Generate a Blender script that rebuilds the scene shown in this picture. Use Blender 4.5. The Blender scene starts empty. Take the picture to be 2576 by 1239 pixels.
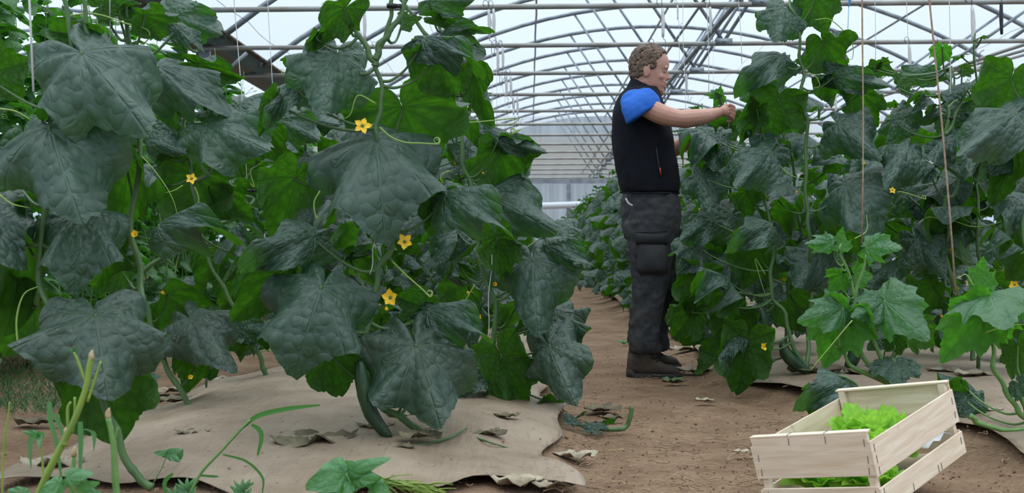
import bpy, math, random
import numpy as np
from mathutils import Vector, Matrix, Euler
PI = math.pi
rnd = random.Random(7)
sc = bpy.context.scene
C = sc.collection

# ------------------------------------------------ camera, world, exposure
F = 3000.0; TH = 0.015; CZ = 0.69
cam_d = bpy.data.cameras.new('camera'); cam = bpy.data.objects.new('camera', cam_d); C.objects.link(cam)
cam_d.sensor_width = 36.0; cam_d.lens = F / 2576 * 36
cam.location = (0, 0, CZ); cam.rotation_euler = (PI/2, 0, TH)
cam_d.clip_start = 0.05; cam_d.clip_end = 200
cam_d.dof.use_dof = True; cam_d.dof.focus_distance = 5.0; cam_d.dof.aperture_fstop = 6.5
sc.camera = cam
w = bpy.data.worlds.new('overcast'); sc.world = w; w.use_nodes = True
nt = w.node_tree; bg = nt.nodes['Background']
tc = nt.nodes.new('ShaderNodeTexCoord'); sep = nt.nodes.new('ShaderNodeSeparateXYZ')
rp = nt.nodes.new('ShaderNodeValToRGB')
nt.links.new(tc.outputs['Generated'], sep.inputs[0]); nt.links.new(sep.outputs['Z'], rp.inputs[0])
rp.color_ramp.elements[0].position = 0.05; rp.color_ramp.elements[0].color = (.265, .325, .41, 1)
rp.color_ramp.elements[1].position = 1.0; rp.color_ramp.elements[1].color = (1.75, 1.83, 1.88, 1)
e_ = rp.color_ramp.elements.new(0.5); e_.color = (.48, .53, .58, 1)
nt.links.new(rp.outputs[0], bg.inputs[0]); bg.inputs[1].default_value = 1.6
sc.view_settings.view_transform = 'Standard'; sc.view_settings.look = 'None'
sc.view_settings.exposure = 0.37; sc.view_settings.gamma = 1.0
sc.cycles.max_bounces = 8; sc.cycles.transparent_max_bounces = 16
sc.cycles.diffuse_bounces = 3; sc.cycles.transmission_bounces = 4; sc.cycles.glossy_bounces = 2

def P(u, v, d):
    xc = (u-1288)*d/F; z = CZ + (619.5-v)*d/F
    return Vector((xc*math.cos(TH)-d*math.sin(TH), d*math.cos(TH)+xc*math.sin(TH), z))

# ------------------------------------------------ materials
def N(t, ty, **kw):
    n = t.nodes.new(ty)
    for k, v in kw.items(): setattr(n, k, v)
    return n
def newmat(name):
    m = bpy.data.materials.new(name); m.use_nodes = True
    t = m.node_tree; b = t.nodes['Principled BSDF']
    return m, t, b
def mat(name, col, rough=.6, metal=0, noise=0, nscale=8, col2=None, bump=0, bscale=40, spec=.5, stretch=None, sheen=0, detail=4):
    m, t, b = newmat(name)
    b.inputs['Roughness'].default_value = rough; b.inputs['Metallic'].default_value = metal
    b.inputs['Specular IOR Level'].default_value = spec
    b.inputs['Base Color'].default_value = (*col, 1)
    if sheen: b.inputs['Sheen Weight'].default_value = sheen
    co = N(t, 'ShaderNodeTexCoord'); src = co.outputs['Object']
    if stretch:
        mp = N(t, 'ShaderNodeMapping'); mp.inputs['Scale'].default_value = stretch
        t.links.new(src, mp.inputs[0]); src = mp.outputs[0]
    if col2:
        nz = N(t, 'ShaderNodeTexNoise'); nz.inputs['Scale'].default_value = nscale; nz.inputs['Detail'].default_value = detail
        t.links.new(src, nz.inputs[0])
        r = N(t, 'ShaderNodeValToRGB'); r.color_ramp.elements[0].position = .38; r.color_ramp.elements[1].position = .64
        r.color_ramp.elements[0].color = (*col, 1); r.color_ramp.elements[1].color = (*col2, 1)
        t.links.new(nz.outputs[0], r.inputs[0]); t.links.new(r.outputs[0], b.inputs['Base Color'])
    if bump:
        nz = N(t, 'ShaderNodeTexNoise'); nz.inputs['Scale'].default_value = bscale; nz.inputs['Detail'].default_value = 5
        t.links.new(src, nz.inputs[0])
        bp = N(t, 'ShaderNodeBump'); bp.inputs['Strength'].default_value = bump; bp.inputs['Distance'].default_value = .01
        t.links.new(nz.outputs[0], bp.inputs['Height']); t.links.new(bp.outputs[0], b.inputs['Normal'])
    return m

def leafmat(name, top, top2, under, trans, tfac, vein, rough=.42, bump=1.0, spots=0.0):
    m, t, b = newmat(name); L = t.links
    out = t.nodes['Material Output']
    uv = N(t, 'ShaderNodeUVMap')
    s = N(t, 'ShaderNodeVectorMath', operation='MULTIPLY_ADD'); s.inputs[1].default_value = (2, 2, 0); s.inputs[2].default_value = (-1, -1, 0)
    L.new(uv.outputs[0], s.inputs[0])
    xyz = N(t, 'ShaderNodeSeparateXYZ'); L.new(s.outputs[0], xyz.inputs[0])
    ax = N(t, 'ShaderNodeMath', operation='ABSOLUTE'); L.new(xyz.outputs[0], ax.inputs[0])
    an = N(t, 'ShaderNodeMath', operation='ARCTAN2'); L.new(ax.outputs[0], an.inputs[0]); L.new(xyz.outputs[1], an.inputs[1])
    ln = N(t, 'ShaderNodeVectorMath', operation='LENGTH'); L.new(s.outputs[0], ln.inputs[0])
    cur = None
    for a0 in (0, .62, 1.32, 2.1):
        d1 = N(t, 'ShaderNodeMath', operation='SUBTRACT'); L.new(an.outputs[0], d1.inputs[0]); d1.inputs[1].default_value = a0
        d3 = N(t, 'ShaderNodeMath', operation='ABSOLUTE'); L.new(d1.outputs[0], d3.inputs[0])
        if cur is None: cur = d3
        else:
            mn = N(t, 'ShaderNodeMath', operation='MINIMUM'); L.new(cur.outputs[0], mn.inputs[0]); L.new(d3.outputs[0], mn.inputs[1]); cur = mn
    dd = N(t, 'ShaderNodeMath', operation='MULTIPLY'); L.new(cur.outputs[0], dd.inputs[0]); L.new(ln.outputs['Value'], dd.inputs[1])
    mv = N(t, 'ShaderNodeMapRange', interpolation_type='SMOOTHSTEP'); L.new(dd.outputs[0], mv.inputs[0])
    mv.inputs[1].default_value = 0.0; mv.inputs[2].default_value = .028; mv.inputs[3].default_value = 1; mv.inputs[4].default_value = 0
    # side veins: chevrons off the main veins
    ch = N(t, 'ShaderNodeMath', operation='MULTIPLY_ADD'); L.new(dd.outputs[0], ch.inputs[0]); ch.inputs[1].default_value = -.9; L.new(ln.outputs['Value'], ch.inputs[2])
    nzd = N(t, 'ShaderNodeTexNoise'); nzd.inputs['Scale'].default_value = 3.0; L.new(s.outputs[0], nzd.inputs[0])
    ch2 = N(t, 'ShaderNodeMath', operation='MULTIPLY_ADD'); L.new(nzd.outputs[0], ch2.inputs[0]); ch2.inputs[1].default_value = .22; L.new(ch.outputs[0], ch2.inputs[2])
    pp = N(t, 'ShaderNodeMath', operation='PINGPONG'); L.new(ch2.outputs[0], pp.inputs[0]); pp.inputs[1].default_value = .075
    sv = N(t, 'ShaderNodeMapRange', interpolation_type='SMOOTHSTEP'); L.new(pp.outputs[0], sv.inputs[0])
    sv.inputs[1].default_value = 0; sv.inputs[2].default_value = .03; sv.inputs[3].default_value = .45; sv.inputs[4].default_value = 0
    vo = N(t, 'ShaderNodeTexVoronoi', feature='F1'); vo.inputs['Scale'].default_value = 9
    nw = N(t, 'ShaderNodeTexNoise'); nw.inputs['Scale'].default_value = 6; L.new(s.outputs[0], nw.inputs[0])
    wv = N(t, 'ShaderNodeVectorMath', operation='MULTIPLY_ADD'); L.new(nw.outputs['Color'], wv.inputs[0]); wv.inputs[1].default_value = (.05, .05, 0); L.new(s.outputs[0], wv.inputs[2])
    L.new(wv.outputs[0], vo.inputs['Vector'])
    sq = N(t, 'ShaderNodeMath', operation='POWER'); L.new(vo.outputs['Distance'], sq.inputs[0]); sq.inputs[1].default_value = 2
    vm = N(t, 'ShaderNodeMapRange'); L.new(sq.outputs[0], vm.inputs[0])
    vm.inputs[1].default_value = 0; vm.inputs[2].default_value = .55; vm.inputs[3].default_value = 0; vm.inputs[4].default_value = 1.0
    vv = N(t, 'ShaderNodeMath', operation='MAXIMUM'); L.new(mv.outputs[0], vv.inputs[0]); L.new(sv.outputs[0], vv.inputs[1])
    va = N(t, 'ShaderNodeMath', operation='MAXIMUM'); L.new(vv.outputs[0], va.inputs[0]); L.new(vm.outputs[0], va.inputs[1])
    geo = N(t, 'ShaderNodeNewGeometry')
    inv = N(t, 'ShaderNodeMath', operation='SUBTRACT'); inv.inputs[0].default_value = 1; L.new(va.outputs[0], inv.inputs[1])
    bp = N(t, 'ShaderNodeBump'); bp.inputs['Strength'].default_value = bump; bp.inputs['Distance'].default_value = .006
    L.new(inv.outputs[0], bp.inputs['Height'])
    oi = N(t, 'ShaderNodeObjectInfo')
    nz = N(t, 'ShaderNodeTexNoise'); nz.inputs['Scale'].default_value = 2.2; nz.inputs['Detail'].default_value = 3; L.new(s.outputs[0], nz.inputs[0])
    ad = N(t, 'ShaderNodeMath', operation='MULTIPLY_ADD'); L.new(oi.outputs['Random'], ad.inputs[0]); ad.inputs[1].default_value = .7
    sb = N(t, 'ShaderNodeMath', operation='SUBTRACT'); L.new(nz.outputs[0], sb.inputs[0]); sb.inputs[1].default_value = .35
    L.new(sb.outputs[0], ad.inputs[2]); ad.use_clamp = True
    mx = N(t, 'ShaderNodeMixRGB'); L.new(ad.outputs[0], mx.inputs[0]); mx.inputs[1].default_value = (*top, 1); mx.inputs[2].default_value = (*top2, 1)
    mvx = N(t, 'ShaderNodeMixRGB'); f1 = N(t, 'ShaderNodeMath', operation='MULTIPLY'); L.new(vv.outputs[0], f1.inputs[0]); f1.inputs[1].default_value = .35
    L.new(f1.outputs[0], mvx.inputs[0]); L.new(mx.outputs[0], mvx.inputs[1]); mvx.inputs[2].default_value = (*vein, 1)
    col = mvx
    if spots:
        vs = N(t, 'ShaderNodeTexVoronoi'); vs.inputs['Scale'].default_value = 9; L.new(s.outputs[0], vs.inputs['Vector'])
        sm = N(t, 'ShaderNodeMapRange'); L.new(vs.outputs['Distance'], sm.inputs[0]); sm.inputs[1].default_value = .05; sm.inputs[2].default_value = .10
        sm.inputs[3].default_value = spots; sm.inputs[4].default_value = 0
        ms = N(t, 'ShaderNodeMixRGB'); L.new(sm.outputs[0], ms.inputs[0]); L.new(mvx.outputs[0], ms.inputs[1]); ms.inputs[2].default_value = (.30, .27, .14, 1); col = ms
    L.new(col.outputs[0], b.inputs['Base Color']); b.inputs['Roughness'].default_value = rough
    b.inputs['Specular IOR Level'].default_value = .8; 
    L.new(bp.outputs[0], b.inputs['Normal'])
    b2 = N(t, 'ShaderNodeBsdfPrincipled'); b2.inputs['Roughness'].default_value = .62; b2.inputs['Specular IOR Level'].default_value = .3
    mu = N(t, 'ShaderNodeMixRGB'); L.new(f1.outputs[0], mu.inputs[0]); mu.inputs[1].default_value = (*under, 1); mu.inputs[2].default_value = (under[0]*.9+.01, under[1]*.9+.01, under[2]*.9+.01, 1)
    L.new(mu.outputs[0], b2.inputs['Base Color']); L.new(bp.outputs[0], b2.inputs['Normal'])
    mxs = N(t, 'ShaderNodeMixShader'); L.new(geo.outputs['Backfacing'], mxs.inputs[0]); L.new(b.outputs[0], mxs.inputs[1]); L.new(b2.outputs[0], mxs.inputs[2])
    tr = N(t, 'ShaderNodeBsdfTranslucent')
    mt = N(t, 'ShaderNodeMixRGB'); L.new(va.outputs[0], mt.inputs[0]); mt.inputs[1].default_value = (*trans, 1); mt.inputs[2].default_value = (trans[0]*.6, trans[1]*.62, trans[2]*.6, 1)
    L.new(mt.outputs[0], tr.inputs[0])
    m2 = N(t, 'ShaderNodeMixShader'); m2.inputs[0].default_value = tfac; L.new(mxs.outputs[0], m2.inputs[1]); L.new(tr.outputs[0], m2.inputs[2])
    L.new(m2.outputs[0], out.inputs[0])
    return m

M = {}
M['leaf'] = leafmat('cucumber_leaf', (.028, .068, .045), (.050, .106, .074), (.036, .105, .016), (.07, .26, .008), .36, (.10, .18, .12), rough=.47)
M['oldleaf'] = leafmat('old_leaf', (.034, .072, .048), (.050, .094, .064), (.030, .085, .022), (.05, .20, .012), .28, (.09, .14, .07), rough=.5, spots=.6)
M['young'] = leafmat('young_leaf', (.045, .14, .06), (.06, .18, .075), (.06, .19, .03), (.12, .48, .02), .42, (.14, .26, .10), rough=.45, bump=.6)
M['vineleaf'] = leafmat('vine_leaf', (.035, .13, .03), (.06, .20, .045), (.05, .17, .03), (.10, .40, .02), .40, (.10, .22, .06), rough=.5, bump=.4)
M['weed'] = leafmat('weed_leaf', (.07, .22, .08), (.10, .28, .10), (.08, .24, .06), (.15, .5, .05), .35, (.14, .30, .12), rough=.5, bump=.3)
M['grass'] = leafmat('grass_blade', (.035, .10, .03), (.06, .16, .05), (.05, .13, .04), (.08, .25, .03), .3, (.1, .2, .08), rough=.6, bump=.1)
M['lettuce'] = leafmat('lettuce_leaf', (.26, .58, .06), (.34, .66, .10), (.3, .6, .08), (.5, .9, .10), .45, (.35, .6, .14), rough=.38, bump=.5)
M['dry'] = mat('dry_leaf', (.17, .15, .085), .85, col2=(.085, .07, .04), nscale=14, bump=.6, bscale=60)
M['drypale'] = mat('dry_leaf_pale', (.42, .36, .26), .85, col2=(.20, .16, .10), nscale=10, bump=.6, bscale=60)
M['straw'] = mat('straw', (.38, .27, .16), .85, col2=(.22, .14, .08), nscale=5)
M['stem'] = mat('green_stem', (.055, .12, .035), .5, col2=(.085, .17, .05), nscale=30, bump=.3, bscale=90, stretch=(1, 1, .2))
M['stemyoung'] = mat('young_stem', (.10, .22, .05), .5, col2=(.14, .28, .07), nscale=30)
M['stalk'] = mat('weed_stalk', (.24, .34, .05), .5, col2=(.15, .25, .04), nscale=12)
M['cutend'] = mat('cut_stem_end', (.45, .36, .2), .8, col2=(.3, .2, .1), nscale=60)
M['tendril'] = mat('tendril', (.25, .38, .08), .5)
M['fruit'] = mat('cucumber_skin', (.010, .035, .012), .35, col2=(.022, .065, .02), nscale=25, stretch=(1, 1, .15), bump=.5, bscale=70)
M['petal'] = mat('petal', (.80, .47, .012), .6, col2=(.9, .58, .02), nscale=40)
M['petal'].node_tree.nodes['Principled BSDF'].inputs['Emission Strength'].default_value = 0
M['calyx'] = mat('calyx', (.09, .17, .05), .6)
M['clip'] = mat('clip_black', (.01, .01, .01), .4)
M['steel'] = mat('galvanised_steel', (.27, .30, .33), .45, metal=.35, col2=(.17, .195, .22), nscale=6, bump=.1)
M['steelwarm'] = mat('tie_bar_steel', (.33, .34, .33), .5, metal=.25, col2=(.24, .22, .19), nscale=3, bump=.1)
M['gutter'] = mat('gutter_metal', (.055, .075, .07), .55, metal=.1, col2=(.09, .10, .09), nscale=3)
M['gutteredge'] = mat('gutter_edge', (.24, .20, .16), .7, col2=(.10, .08, .06), nscale=9)
M['wire'] = mat('wire', (.10, .10, .10), .4, metal=.6)
M['twine'] = mat('white_twine', (.62, .62, .60), .8)
M['jute'] = mat('brown_twine', (.40, .29, .20), .9, col2=(.28, .19, .12), nscale=60)
M['blue'] = mat('blue_twine', (.03, .25, .55), .6)
M['soil'] = None
M['skin'] = mat('skin', (.43, .205, .145), .5, col2=(.50, .27, .20), nscale=9, bump=.08, bscale=120)
M['lip'] = mat('lip', (.38, .13, .11), .45)
M['eyew'] = mat('eye_white', (.5, .47, .45), .3); M['iris'] = mat('iris', (.03, .03, .03), .2)
M['hair'] = mat('hair', (.075, .045, .028), .6, col2=(.18, .11, .068), nscale=38, bump=1.0, bscale=110)
M['vest'] = mat('fleece_vest', (.008, .009, .013), .92, bump=.25, bscale=150, spec=.15, col2=(.011, .012, .018), nscale=20)
M['tee'] = mat('blue_shirt', (.018, .10, .42), .8, col2=(.024, .13, .50), nscale=7, bump=.4, bscale=18, spec=.2)
M['trouser'] = mat('work_trousers', (.032, .034, .039), .75, col2=(.048, .050, .052), nscale=6, bump=.9, bscale=13, spec=.3, stretch=(1.6, 1.6, .8))
M['trouserdk'] = mat('trouser_seams', (.012, .013, .016), .8)
M['boot'] = mat('boot_leather', (.060, .042, .028), .7, col2=(.035, .026, .020), nscale=14, bump=.5, bscale=40)
M['sole'] = mat('boot_sole', (.022, .020, .018), .8, bump=.3); M['lace'] = mat('laces', (.012, .011, .010), .8)
M['red'] = mat('red_pull', (.40, .04, .015), .5)
def woodmat():
    m, t, b = newmat('poplar_wood'); L = t.links
    co = N(t, 'ShaderNodeTexCoord'); mp = N(t, 'ShaderNodeMapping'); mp.inputs['Scale'].default_value = (2, 2, 22)
    L.new(co.outputs['Object'], mp.inputs[0])
    nz = N(t, 'ShaderNodeTexNoise'); nz.inputs['Scale'].default_value = 3; nz.inputs['Detail'].default_value = 6; nz.inputs['Distortion'].default_value = .6
    L.new(mp.outputs[0], nz.inputs[0])
    r = N(t, 'ShaderNodeValToRGB'); r.color_ramp.elements[0].position = .3; r.color_ramp.elements[1].position = .7
    r.color_ramp.elements[0].color = (.66, .51, .36, 1); r.color_ramp.elements[1].color = (.82, .70, .55, 1)
    L.new(nz.outputs[0], r.inputs[0])
    n2 = N(t, 'ShaderNodeTexNoise'); n2.inputs['Scale'].default_value = 16; L.new(co.outputs['Object'], n2.inputs[0])
    r2 = N(t, 'ShaderNodeValToRGB'); r2.color_ramp.elements[0].position = .22; r2.color_ramp.elements[1].position = .30
    r2.color_ramp.elements[0].color = (.6, .5, .4, 1); r2.color_ramp.elements[1].color = (1, 1, 1, 1); L.new(n2.outputs[0], r2.inputs[0])
    mx = N(t, 'ShaderNodeMixRGB', blend_type='MULTIPLY'); mx.inputs[0].default_value = 1; L.new(r.outputs[0], mx.inputs[1]); L.new(r2.outputs[0], mx.inputs[2])
    L.new(mx.outputs[0], b.inputs['Base Color']); b.inputs['Roughness'].default_value = .7
    bp = N(t, 'ShaderNodeBump'); bp.inputs['Strength'].default_value = .25; bp.inputs['Distance'].default_value = .003; L.new(nz.outputs[0], bp.inputs['Height']); L.new(bp.outputs[0], b.inputs['Normal'])
    return m
M['wood'] = woodmat()
def soilmat():
    m, t, b = newmat('dry_soil'); L = t.links
    co = N(t, 'ShaderNodeTexCoord')
    n1 = N(t, 'ShaderNodeTexNoise'); n1.inputs['Scale'].default_value = 2.5; n1.inputs['Detail'].default_value = 10; n1.inputs['Roughness'].default_value = .7
    n2 = N(t, 'ShaderNodeTexNoise'); n2.inputs['Scale'].default_value = 60; n2.inputs['Detail'].default_value = 6
    L.new(co.outputs['Object'], n1.inputs[0]); L.new(co.outputs['Object'], n2.inputs[0])
    r = N(t, 'ShaderNodeValToRGB'); e = r.color_ramp.elements; e[0].position = .3; e[1].position = .72
    e[0].color = (.165, .095, .056, 1); e[1].color = (.36, .245, .155, 1)
    L.new(n1.outputs[0], r.inputs[0])
    r2 = N(t, 'ShaderNodeValToRGB'); e = r2.color_ramp.elements; e[0].position = .3; e[1].position = .6; e[0].color = (.62, .6, .58, 1); e[1].color = (1, 1, 1, 1)
    L.new(n2.outputs[0], r2.inputs[0])
    mx = N(t, 'ShaderNodeMixRGB', blend_type='MULTIPLY'); mx.inputs[0].default_value = .8; L.new(r.outputs[0], mx.inputs[1]); L.new(r2.outputs[0], mx.inputs[2])
    L.new(mx.outputs[0], b.inputs['Base Color']); b.inputs['Roughness'].default_value = .95; b.inputs['Specular IOR Level'].default_value = .2
    ad = N(t, 'ShaderNodeMath', operation='ADD'); L.new(n1.outputs[0], ad.inputs[0]); L.new(n2.outputs[0], ad.inputs[1])
    bp = N(t, 'ShaderNodeBump'); bp.inputs['Strength'].default_value = .9; bp.inputs['Distance'].default_value = .02; L.new(ad.outputs[0], bp.inputs['Height']); L.new(bp.outputs[0], b.inputs['Normal'])
    return m
M['soil'] = soilmat()
def mulchmat():
    m, t, b = newmat('mulch_film'); L = t.links
    co = N(t, 'ShaderNodeTexCoord')
    n1 = N(t, 'ShaderNodeTexNoise'); n1.inputs['Scale'].default_value = 4; n1.inputs['Detail'].default_value = 8; n1.inputs['Roughness'].default_value = .65
    L.new(co.outputs['Object'], n1.inputs[0])
    r = N(t, 'ShaderNodeValToRGB'); e = r.color_ramp.elements; e[0].position = .33; e[1].position = .7
    e[0].color = (.215, .158, .105, 1); e[1].color = (.35, .275, .20, 1); L.new(n1.outputs[0], r.inputs[0])
    mp = N(t, 'ShaderNodeMapping'); mp.inputs['Scale'].default_value = (28, 3.5, 1); mp.inputs['Rotation'].default_value = (0, 0, -.5)
    L.new(co.outputs['Object'], mp.inputs[0])
    n2 = N(t, 'ShaderNodeTexNoise'); n2.inputs['Scale'].default_value = 1.6; n2.inputs['Detail'].default_value = 4; L.new(mp.outputs[0], n2.inputs[0])
    r2 = N(t, 'ShaderNodeValToRGB'); e = r2.color_ramp.elements; e[0].position = .60; e[1].position = .72; e[0].color = (0, 0, 0, 1); e[1].color = (.4, .4, .4, 1)
    L.new(n2.outputs[0], r2.inputs[0])
    mx = N(t, 'ShaderNodeMixRGB'); L.new(r2.outputs[0], mx.inputs[0]); L.new(r.outputs[0], mx.inputs[1]); mx.inputs[2].default_value = (.15, .13, .12, 1)
    n3 = N(t, 'ShaderNodeTexNoise'); n3.inputs['Scale'].default_value = 45; L.new(co.outputs['Object'], n3.inputs[0])
    r3 = N(t, 'ShaderNodeValToRGB'); e = r3.color_ramp.elements; e[0].position = .27; e[1].position = .33; e[0].color = (.45, .38, .33, 1); e[1].color = (1, 1, 1, 1); L.new(n3.outputs[0], r3.inputs[0])
    m3 = N(t, 'ShaderNodeMixRGB', blend_type='MULTIPLY'); m3.inputs[0].default_value = 1; L.new(mx.outputs[0], m3.inputs[1]); L.new(r3.outputs[0], m3.inputs[2])
    L.new(m3.outputs[0], b.inputs['Base Color']); b.inputs['Roughness'].default_value = .62; b.inputs['Specular IOR Level'].default_value = .35
    ad = N(t, 'ShaderNodeMath', operation='ADD'); L.new(n1.outputs[0], ad.inputs[0]); L.new(n2.outputs[0], ad.inputs[1])
    bp = N(t, 'ShaderNodeBump'); bp.inputs['Strength'].default_value = .45; bp.inputs['Distance'].default_value = .02; L.new(ad.outputs[0], bp.inputs['Height']); L.new(bp.outputs[0], b.inputs['Normal'])
    return m
M['mulch'] = mulchmat()
def filmmat(name, fac, tint, ribs=0, stain=None):
    m, t, b = newmat(name); L = t.links; out = t.nodes['Material Output']
    tp = N(t, 'ShaderNodeBsdfTransparent'); tp.inputs[0].default_value = (*tint, 1)
    tl = N(t, 'ShaderNodeBsdfTranslucent'); tl.inputs[0].default_value = (*tint, 1)
    mx = N(t, 'ShaderNodeMixShader'); mx.inputs[0].default_value = fac
    L.new(tp.outputs[0], mx.inputs[1]); L.new(tl.outputs[0], mx.inputs[2])
    cur = mx
    co = N(t, 'ShaderNodeTexCoord')
    if ribs:
        mp = N(t, 'ShaderNodeMapping'); mp.inputs['Scale'].default_value = (ribs, 1, .35); L.new(co.outputs['Object'], mp.inputs[0])
        n1 = N(t, 'ShaderNodeTexNoise'); n1.inputs['Scale'].default_value = 1; n1.inputs['Detail'].default_value = 3; L.new(mp.outputs[0], n1.inputs[0])
        r = N(t, 'ShaderNodeValToRGB'); e = r.color_ramp.elements; e[0].position = .35; e[1].position = .65
        e[0].color = (*[c*.72 for c in tint], 1); e[1].color = (*tint, 1); L.new(n1.outputs[0], r.inputs[0])
        c = r
        if stain:
            sp = N(t, 'ShaderNodeSeparateXYZ'); L.new(co.outputs['Object'], sp.inputs[0])
            z = N(t, 'ShaderNodeMapRange'); L.new(sp.outputs[2], z.inputs[0]); z.inputs[1].default_value = 2.6; z.inputs[2].default_value = 3.2; z.inputs[3].default_value = 0; z.inputs[4].default_value = 1
            z2 = N(t, 'ShaderNodeMapRange'); L.new(sp.outputs[2], z2.inputs[0]); z2.inputs[1].default_value = 4.0; z2.inputs[2].default_value = 4.4; z2.inputs[3].default_value = 1; z2.inputs[4].default_value = 0
            zz = N(t, 'ShaderNodeMath', operation='MULTIPLY'); L.new(z.outputs[0], zz.inputs[0]); L.new(z2.outputs[0], zz.inputs[1])
            mm = N(t, 'ShaderNodeMixRGB'); L.new(zz.outputs[0], mm.inputs[0]); L.new(r.outputs[0], mm.inputs[1]); mm.inputs[2].default_value = (*stain, 1); c = mm
        L.new(c.outputs[0], tp.inputs[0]); L.new(c.outputs[0], tl.inputs[0])
    df = N(t, 'ShaderNodeBsdfDiffuse'); df.inputs[0].default_value = (.7, .73, .75, 1)
    m2 = N(t, 'ShaderNodeMixShader'); m2.inputs[0].default_value = .10; L.new(cur.outputs[0], m2.inputs[1]); L.new(df.outputs[0], m2.inputs[2])
    L.new(m2.outputs[0], out.inputs[0])
    return m
M['film'] = filmmat('roof_film', .24, (.92, .96, 1.0))
M['panel'] = filmmat('corrugated_panel', .8, (.46, .52, .55), ribs=9, stain=(.42, .41, .36))
M['pipewhite'] = mat('white_pipe', (.62, .66, .70), .4)
M['orange'] = mat('orange_mark', (.55, .09, .02), .7)
M['concrete'] = mat('grey_beam', (.30, .30, .28), .8, col2=(.2, .2, .18))

# ------------------------------------------------ geometry helpers
class G:
    def __init__(s): s.v = []; s.f = []; s.n = 0; s.mi = []; s.uv = None
    def add(s, v, f, mi=0):
        v = np.asarray(v, float).reshape(-1, 3)
        s.v.append(v); s.f += [tuple(i + s.n for i in q) for q in f]; s.mi += [mi]*len(f); s.n += len(v); return s
def link_mesh(name, me, parent=None):
    o = bpy.data.objects.new(name, me); C.objects.link(o)
    if parent is not None: o.parent = parent
    return o
def wloc(o):
    p = Vector((0, 0, 0))
    while o is not None: p = p + o.location; o = o.parent
    return p
def build(name, g, mats, parent=None, smooth=True, origin=None):
    """world-space geometry -> object. parented: relative to parent (unrotated empties / meshes at parent's place)"""
    v = np.concatenate(g.v) if g.v else np.zeros((0, 3))
    off = wloc(parent) if parent is not None else (Vector(origin) if origin is not None else Vector((0, 0, 0)))
    me = bpy.data.meshes.new(name)
    me.from_pydata((v - np.array(off)).tolist(), [], g.f)
    if not isinstance(mats, (list, tuple)): mats = [mats]
    for m in mats: me.materials.append(m)
    me.polygons.foreach_set('material_index', g.mi)
    if smooth: me.polygons.foreach_set('use_smooth', [True]*len(me.polygons))
    me.update()
    o = link_mesh(name, me, parent)
    if parent is None: o.location = off
    return o
def empty(name, loc, label=None, cat=None, group=None, kind=None):
    o = bpy.data.objects.new(name, None); C.objects.link(o); o.location = loc; o.empty_display_size = .1
    tag(o, label, cat, group, kind); return o
def tag(o, label=None, cat=None, group=None, kind=None):
    if label: o['label'] = label
    if cat: o['category'] = cat
    if group: o['group'] = group
    if kind: o['kind'] = kind
    return o
def catmull(pts, n=6):
    p = [np.array(q, float) for q in pts]
    if len(p) < 3: 
        return [p[0] + (p[-1]-p[0])*i/n for i in range(n+1)] if len(p) == 2 else p
    p = [2*p[0]-p[1]] + p + [2*p[-1]-p[-2]]; out = []
    for i in range(1, len(p)-2):
        for k in range(n):
            t = k/n
            out.append(.5*((2*p[i]) + (-p[i-1]+p[i+1])*t + (2*p[i-1]-5*p[i]+4*p[i+1]-p[i+2])*t*t + (-p[i-1]+3*p[i]-3*p[i+1]+p[i+2])*t**3))
    out.append(p[-2]); return out
def frames(path):
    path = np.array(path); n = len(path)
    T = np.gradient(path, axis=0); T /= np.linalg.norm(T, axis=1)[:, None] + 1e-12
    up = np.array([0, 0, 1.]) if abs(T[0][2]) < .9 else np.array([1., 0, 0])
    A = np.cross(T[0], up); A /= np.linalg.norm(A); out = []
    for i in range(n):
        A = A - T[i]*np.dot(A, T[i]); A /= np.linalg.norm(A) + 1e-12
        out.append((T[i], A, np.cross(T[i], A)))
    return out
def tube(g, pts, r, seg=8, sm=5, mi=0, cap=True):
    path = catmull(pts, sm) if sm and len(pts) > 1 else [np.array(p, float) for p in pts]
    n = len(path)
    rr = np.interp(np.linspace(0, 1, n), np.linspace(0, 1, len(r)), r) if hasattr(r, '__len__') else [r]*n
    fr = frames(path); vs = []
    for i in range(n):
        for k in range(seg):
            a = 2*PI*k/seg; vs.append(path[i] + rr[i]*(math.cos(a)*fr[i][1] + math.sin(a)*fr[i][2]))
    fs = [(i*seg+k, i*seg+(k+1) % seg, (i+1)*seg+(k+1) % seg, (i+1)*seg+k) for i in range(n-1) for k in range(seg)]
    if cap: fs += [tuple(range(seg))[::-1], tuple((n-1)*seg+k for k in range(seg))]
    g.add(vs, fs, mi); return g
def rings(g, rs, mi=0, cap=True):
    seg = len(rs[0]); n = len(rs)
    fs = [(i*seg+k, i*seg+(k+1) % seg, (i+1)*seg+(k+1) % seg, (i+1)*seg+k) for i in range(n-1) for k in range(seg)]
    if cap: fs += [tuple(range(seg))[::-1], tuple((n-1)*seg+k for k in range(seg))]
    g.add(np.array(rs).reshape(-1, 3), fs, mi); return g
def ell(c, a, b, seg=28, p=2.0):
    """closed ring about c with half axis vectors a, b; superellipse exponent p"""
    c, a, b = (np.array(q, float) for q in (c, a, b)); out = []
    for k in range(seg):
        t = 2*PI*k/seg; ct, st = math.cos(t), math.sin(t)
        out.append(c + a*math.copysign(abs(ct)**(2/p), ct) + b*math.copysign(abs(st)**(2/p), st))
    return out
def boxg(g, c, h, Mx=None, mi=0):
    vs = [(sx*h[0], sy*h[1], sz*h[2]) for sx in (-1, 1) for sy in (-1, 1) for sz in (-1, 1)]
    vs = [np.array(c)+np.array(v) for v in vs]
    if Mx is not None: vs = [Mx @ Vector(v) for v in vs]
    g.add([tuple(v) for v in vs], [(0, 1, 3, 2), (4, 6, 7, 5), (0, 4, 5, 1), (2, 3, 7, 6), (0, 2, 6, 4), (1, 5, 7, 3)], mi); return g
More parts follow.
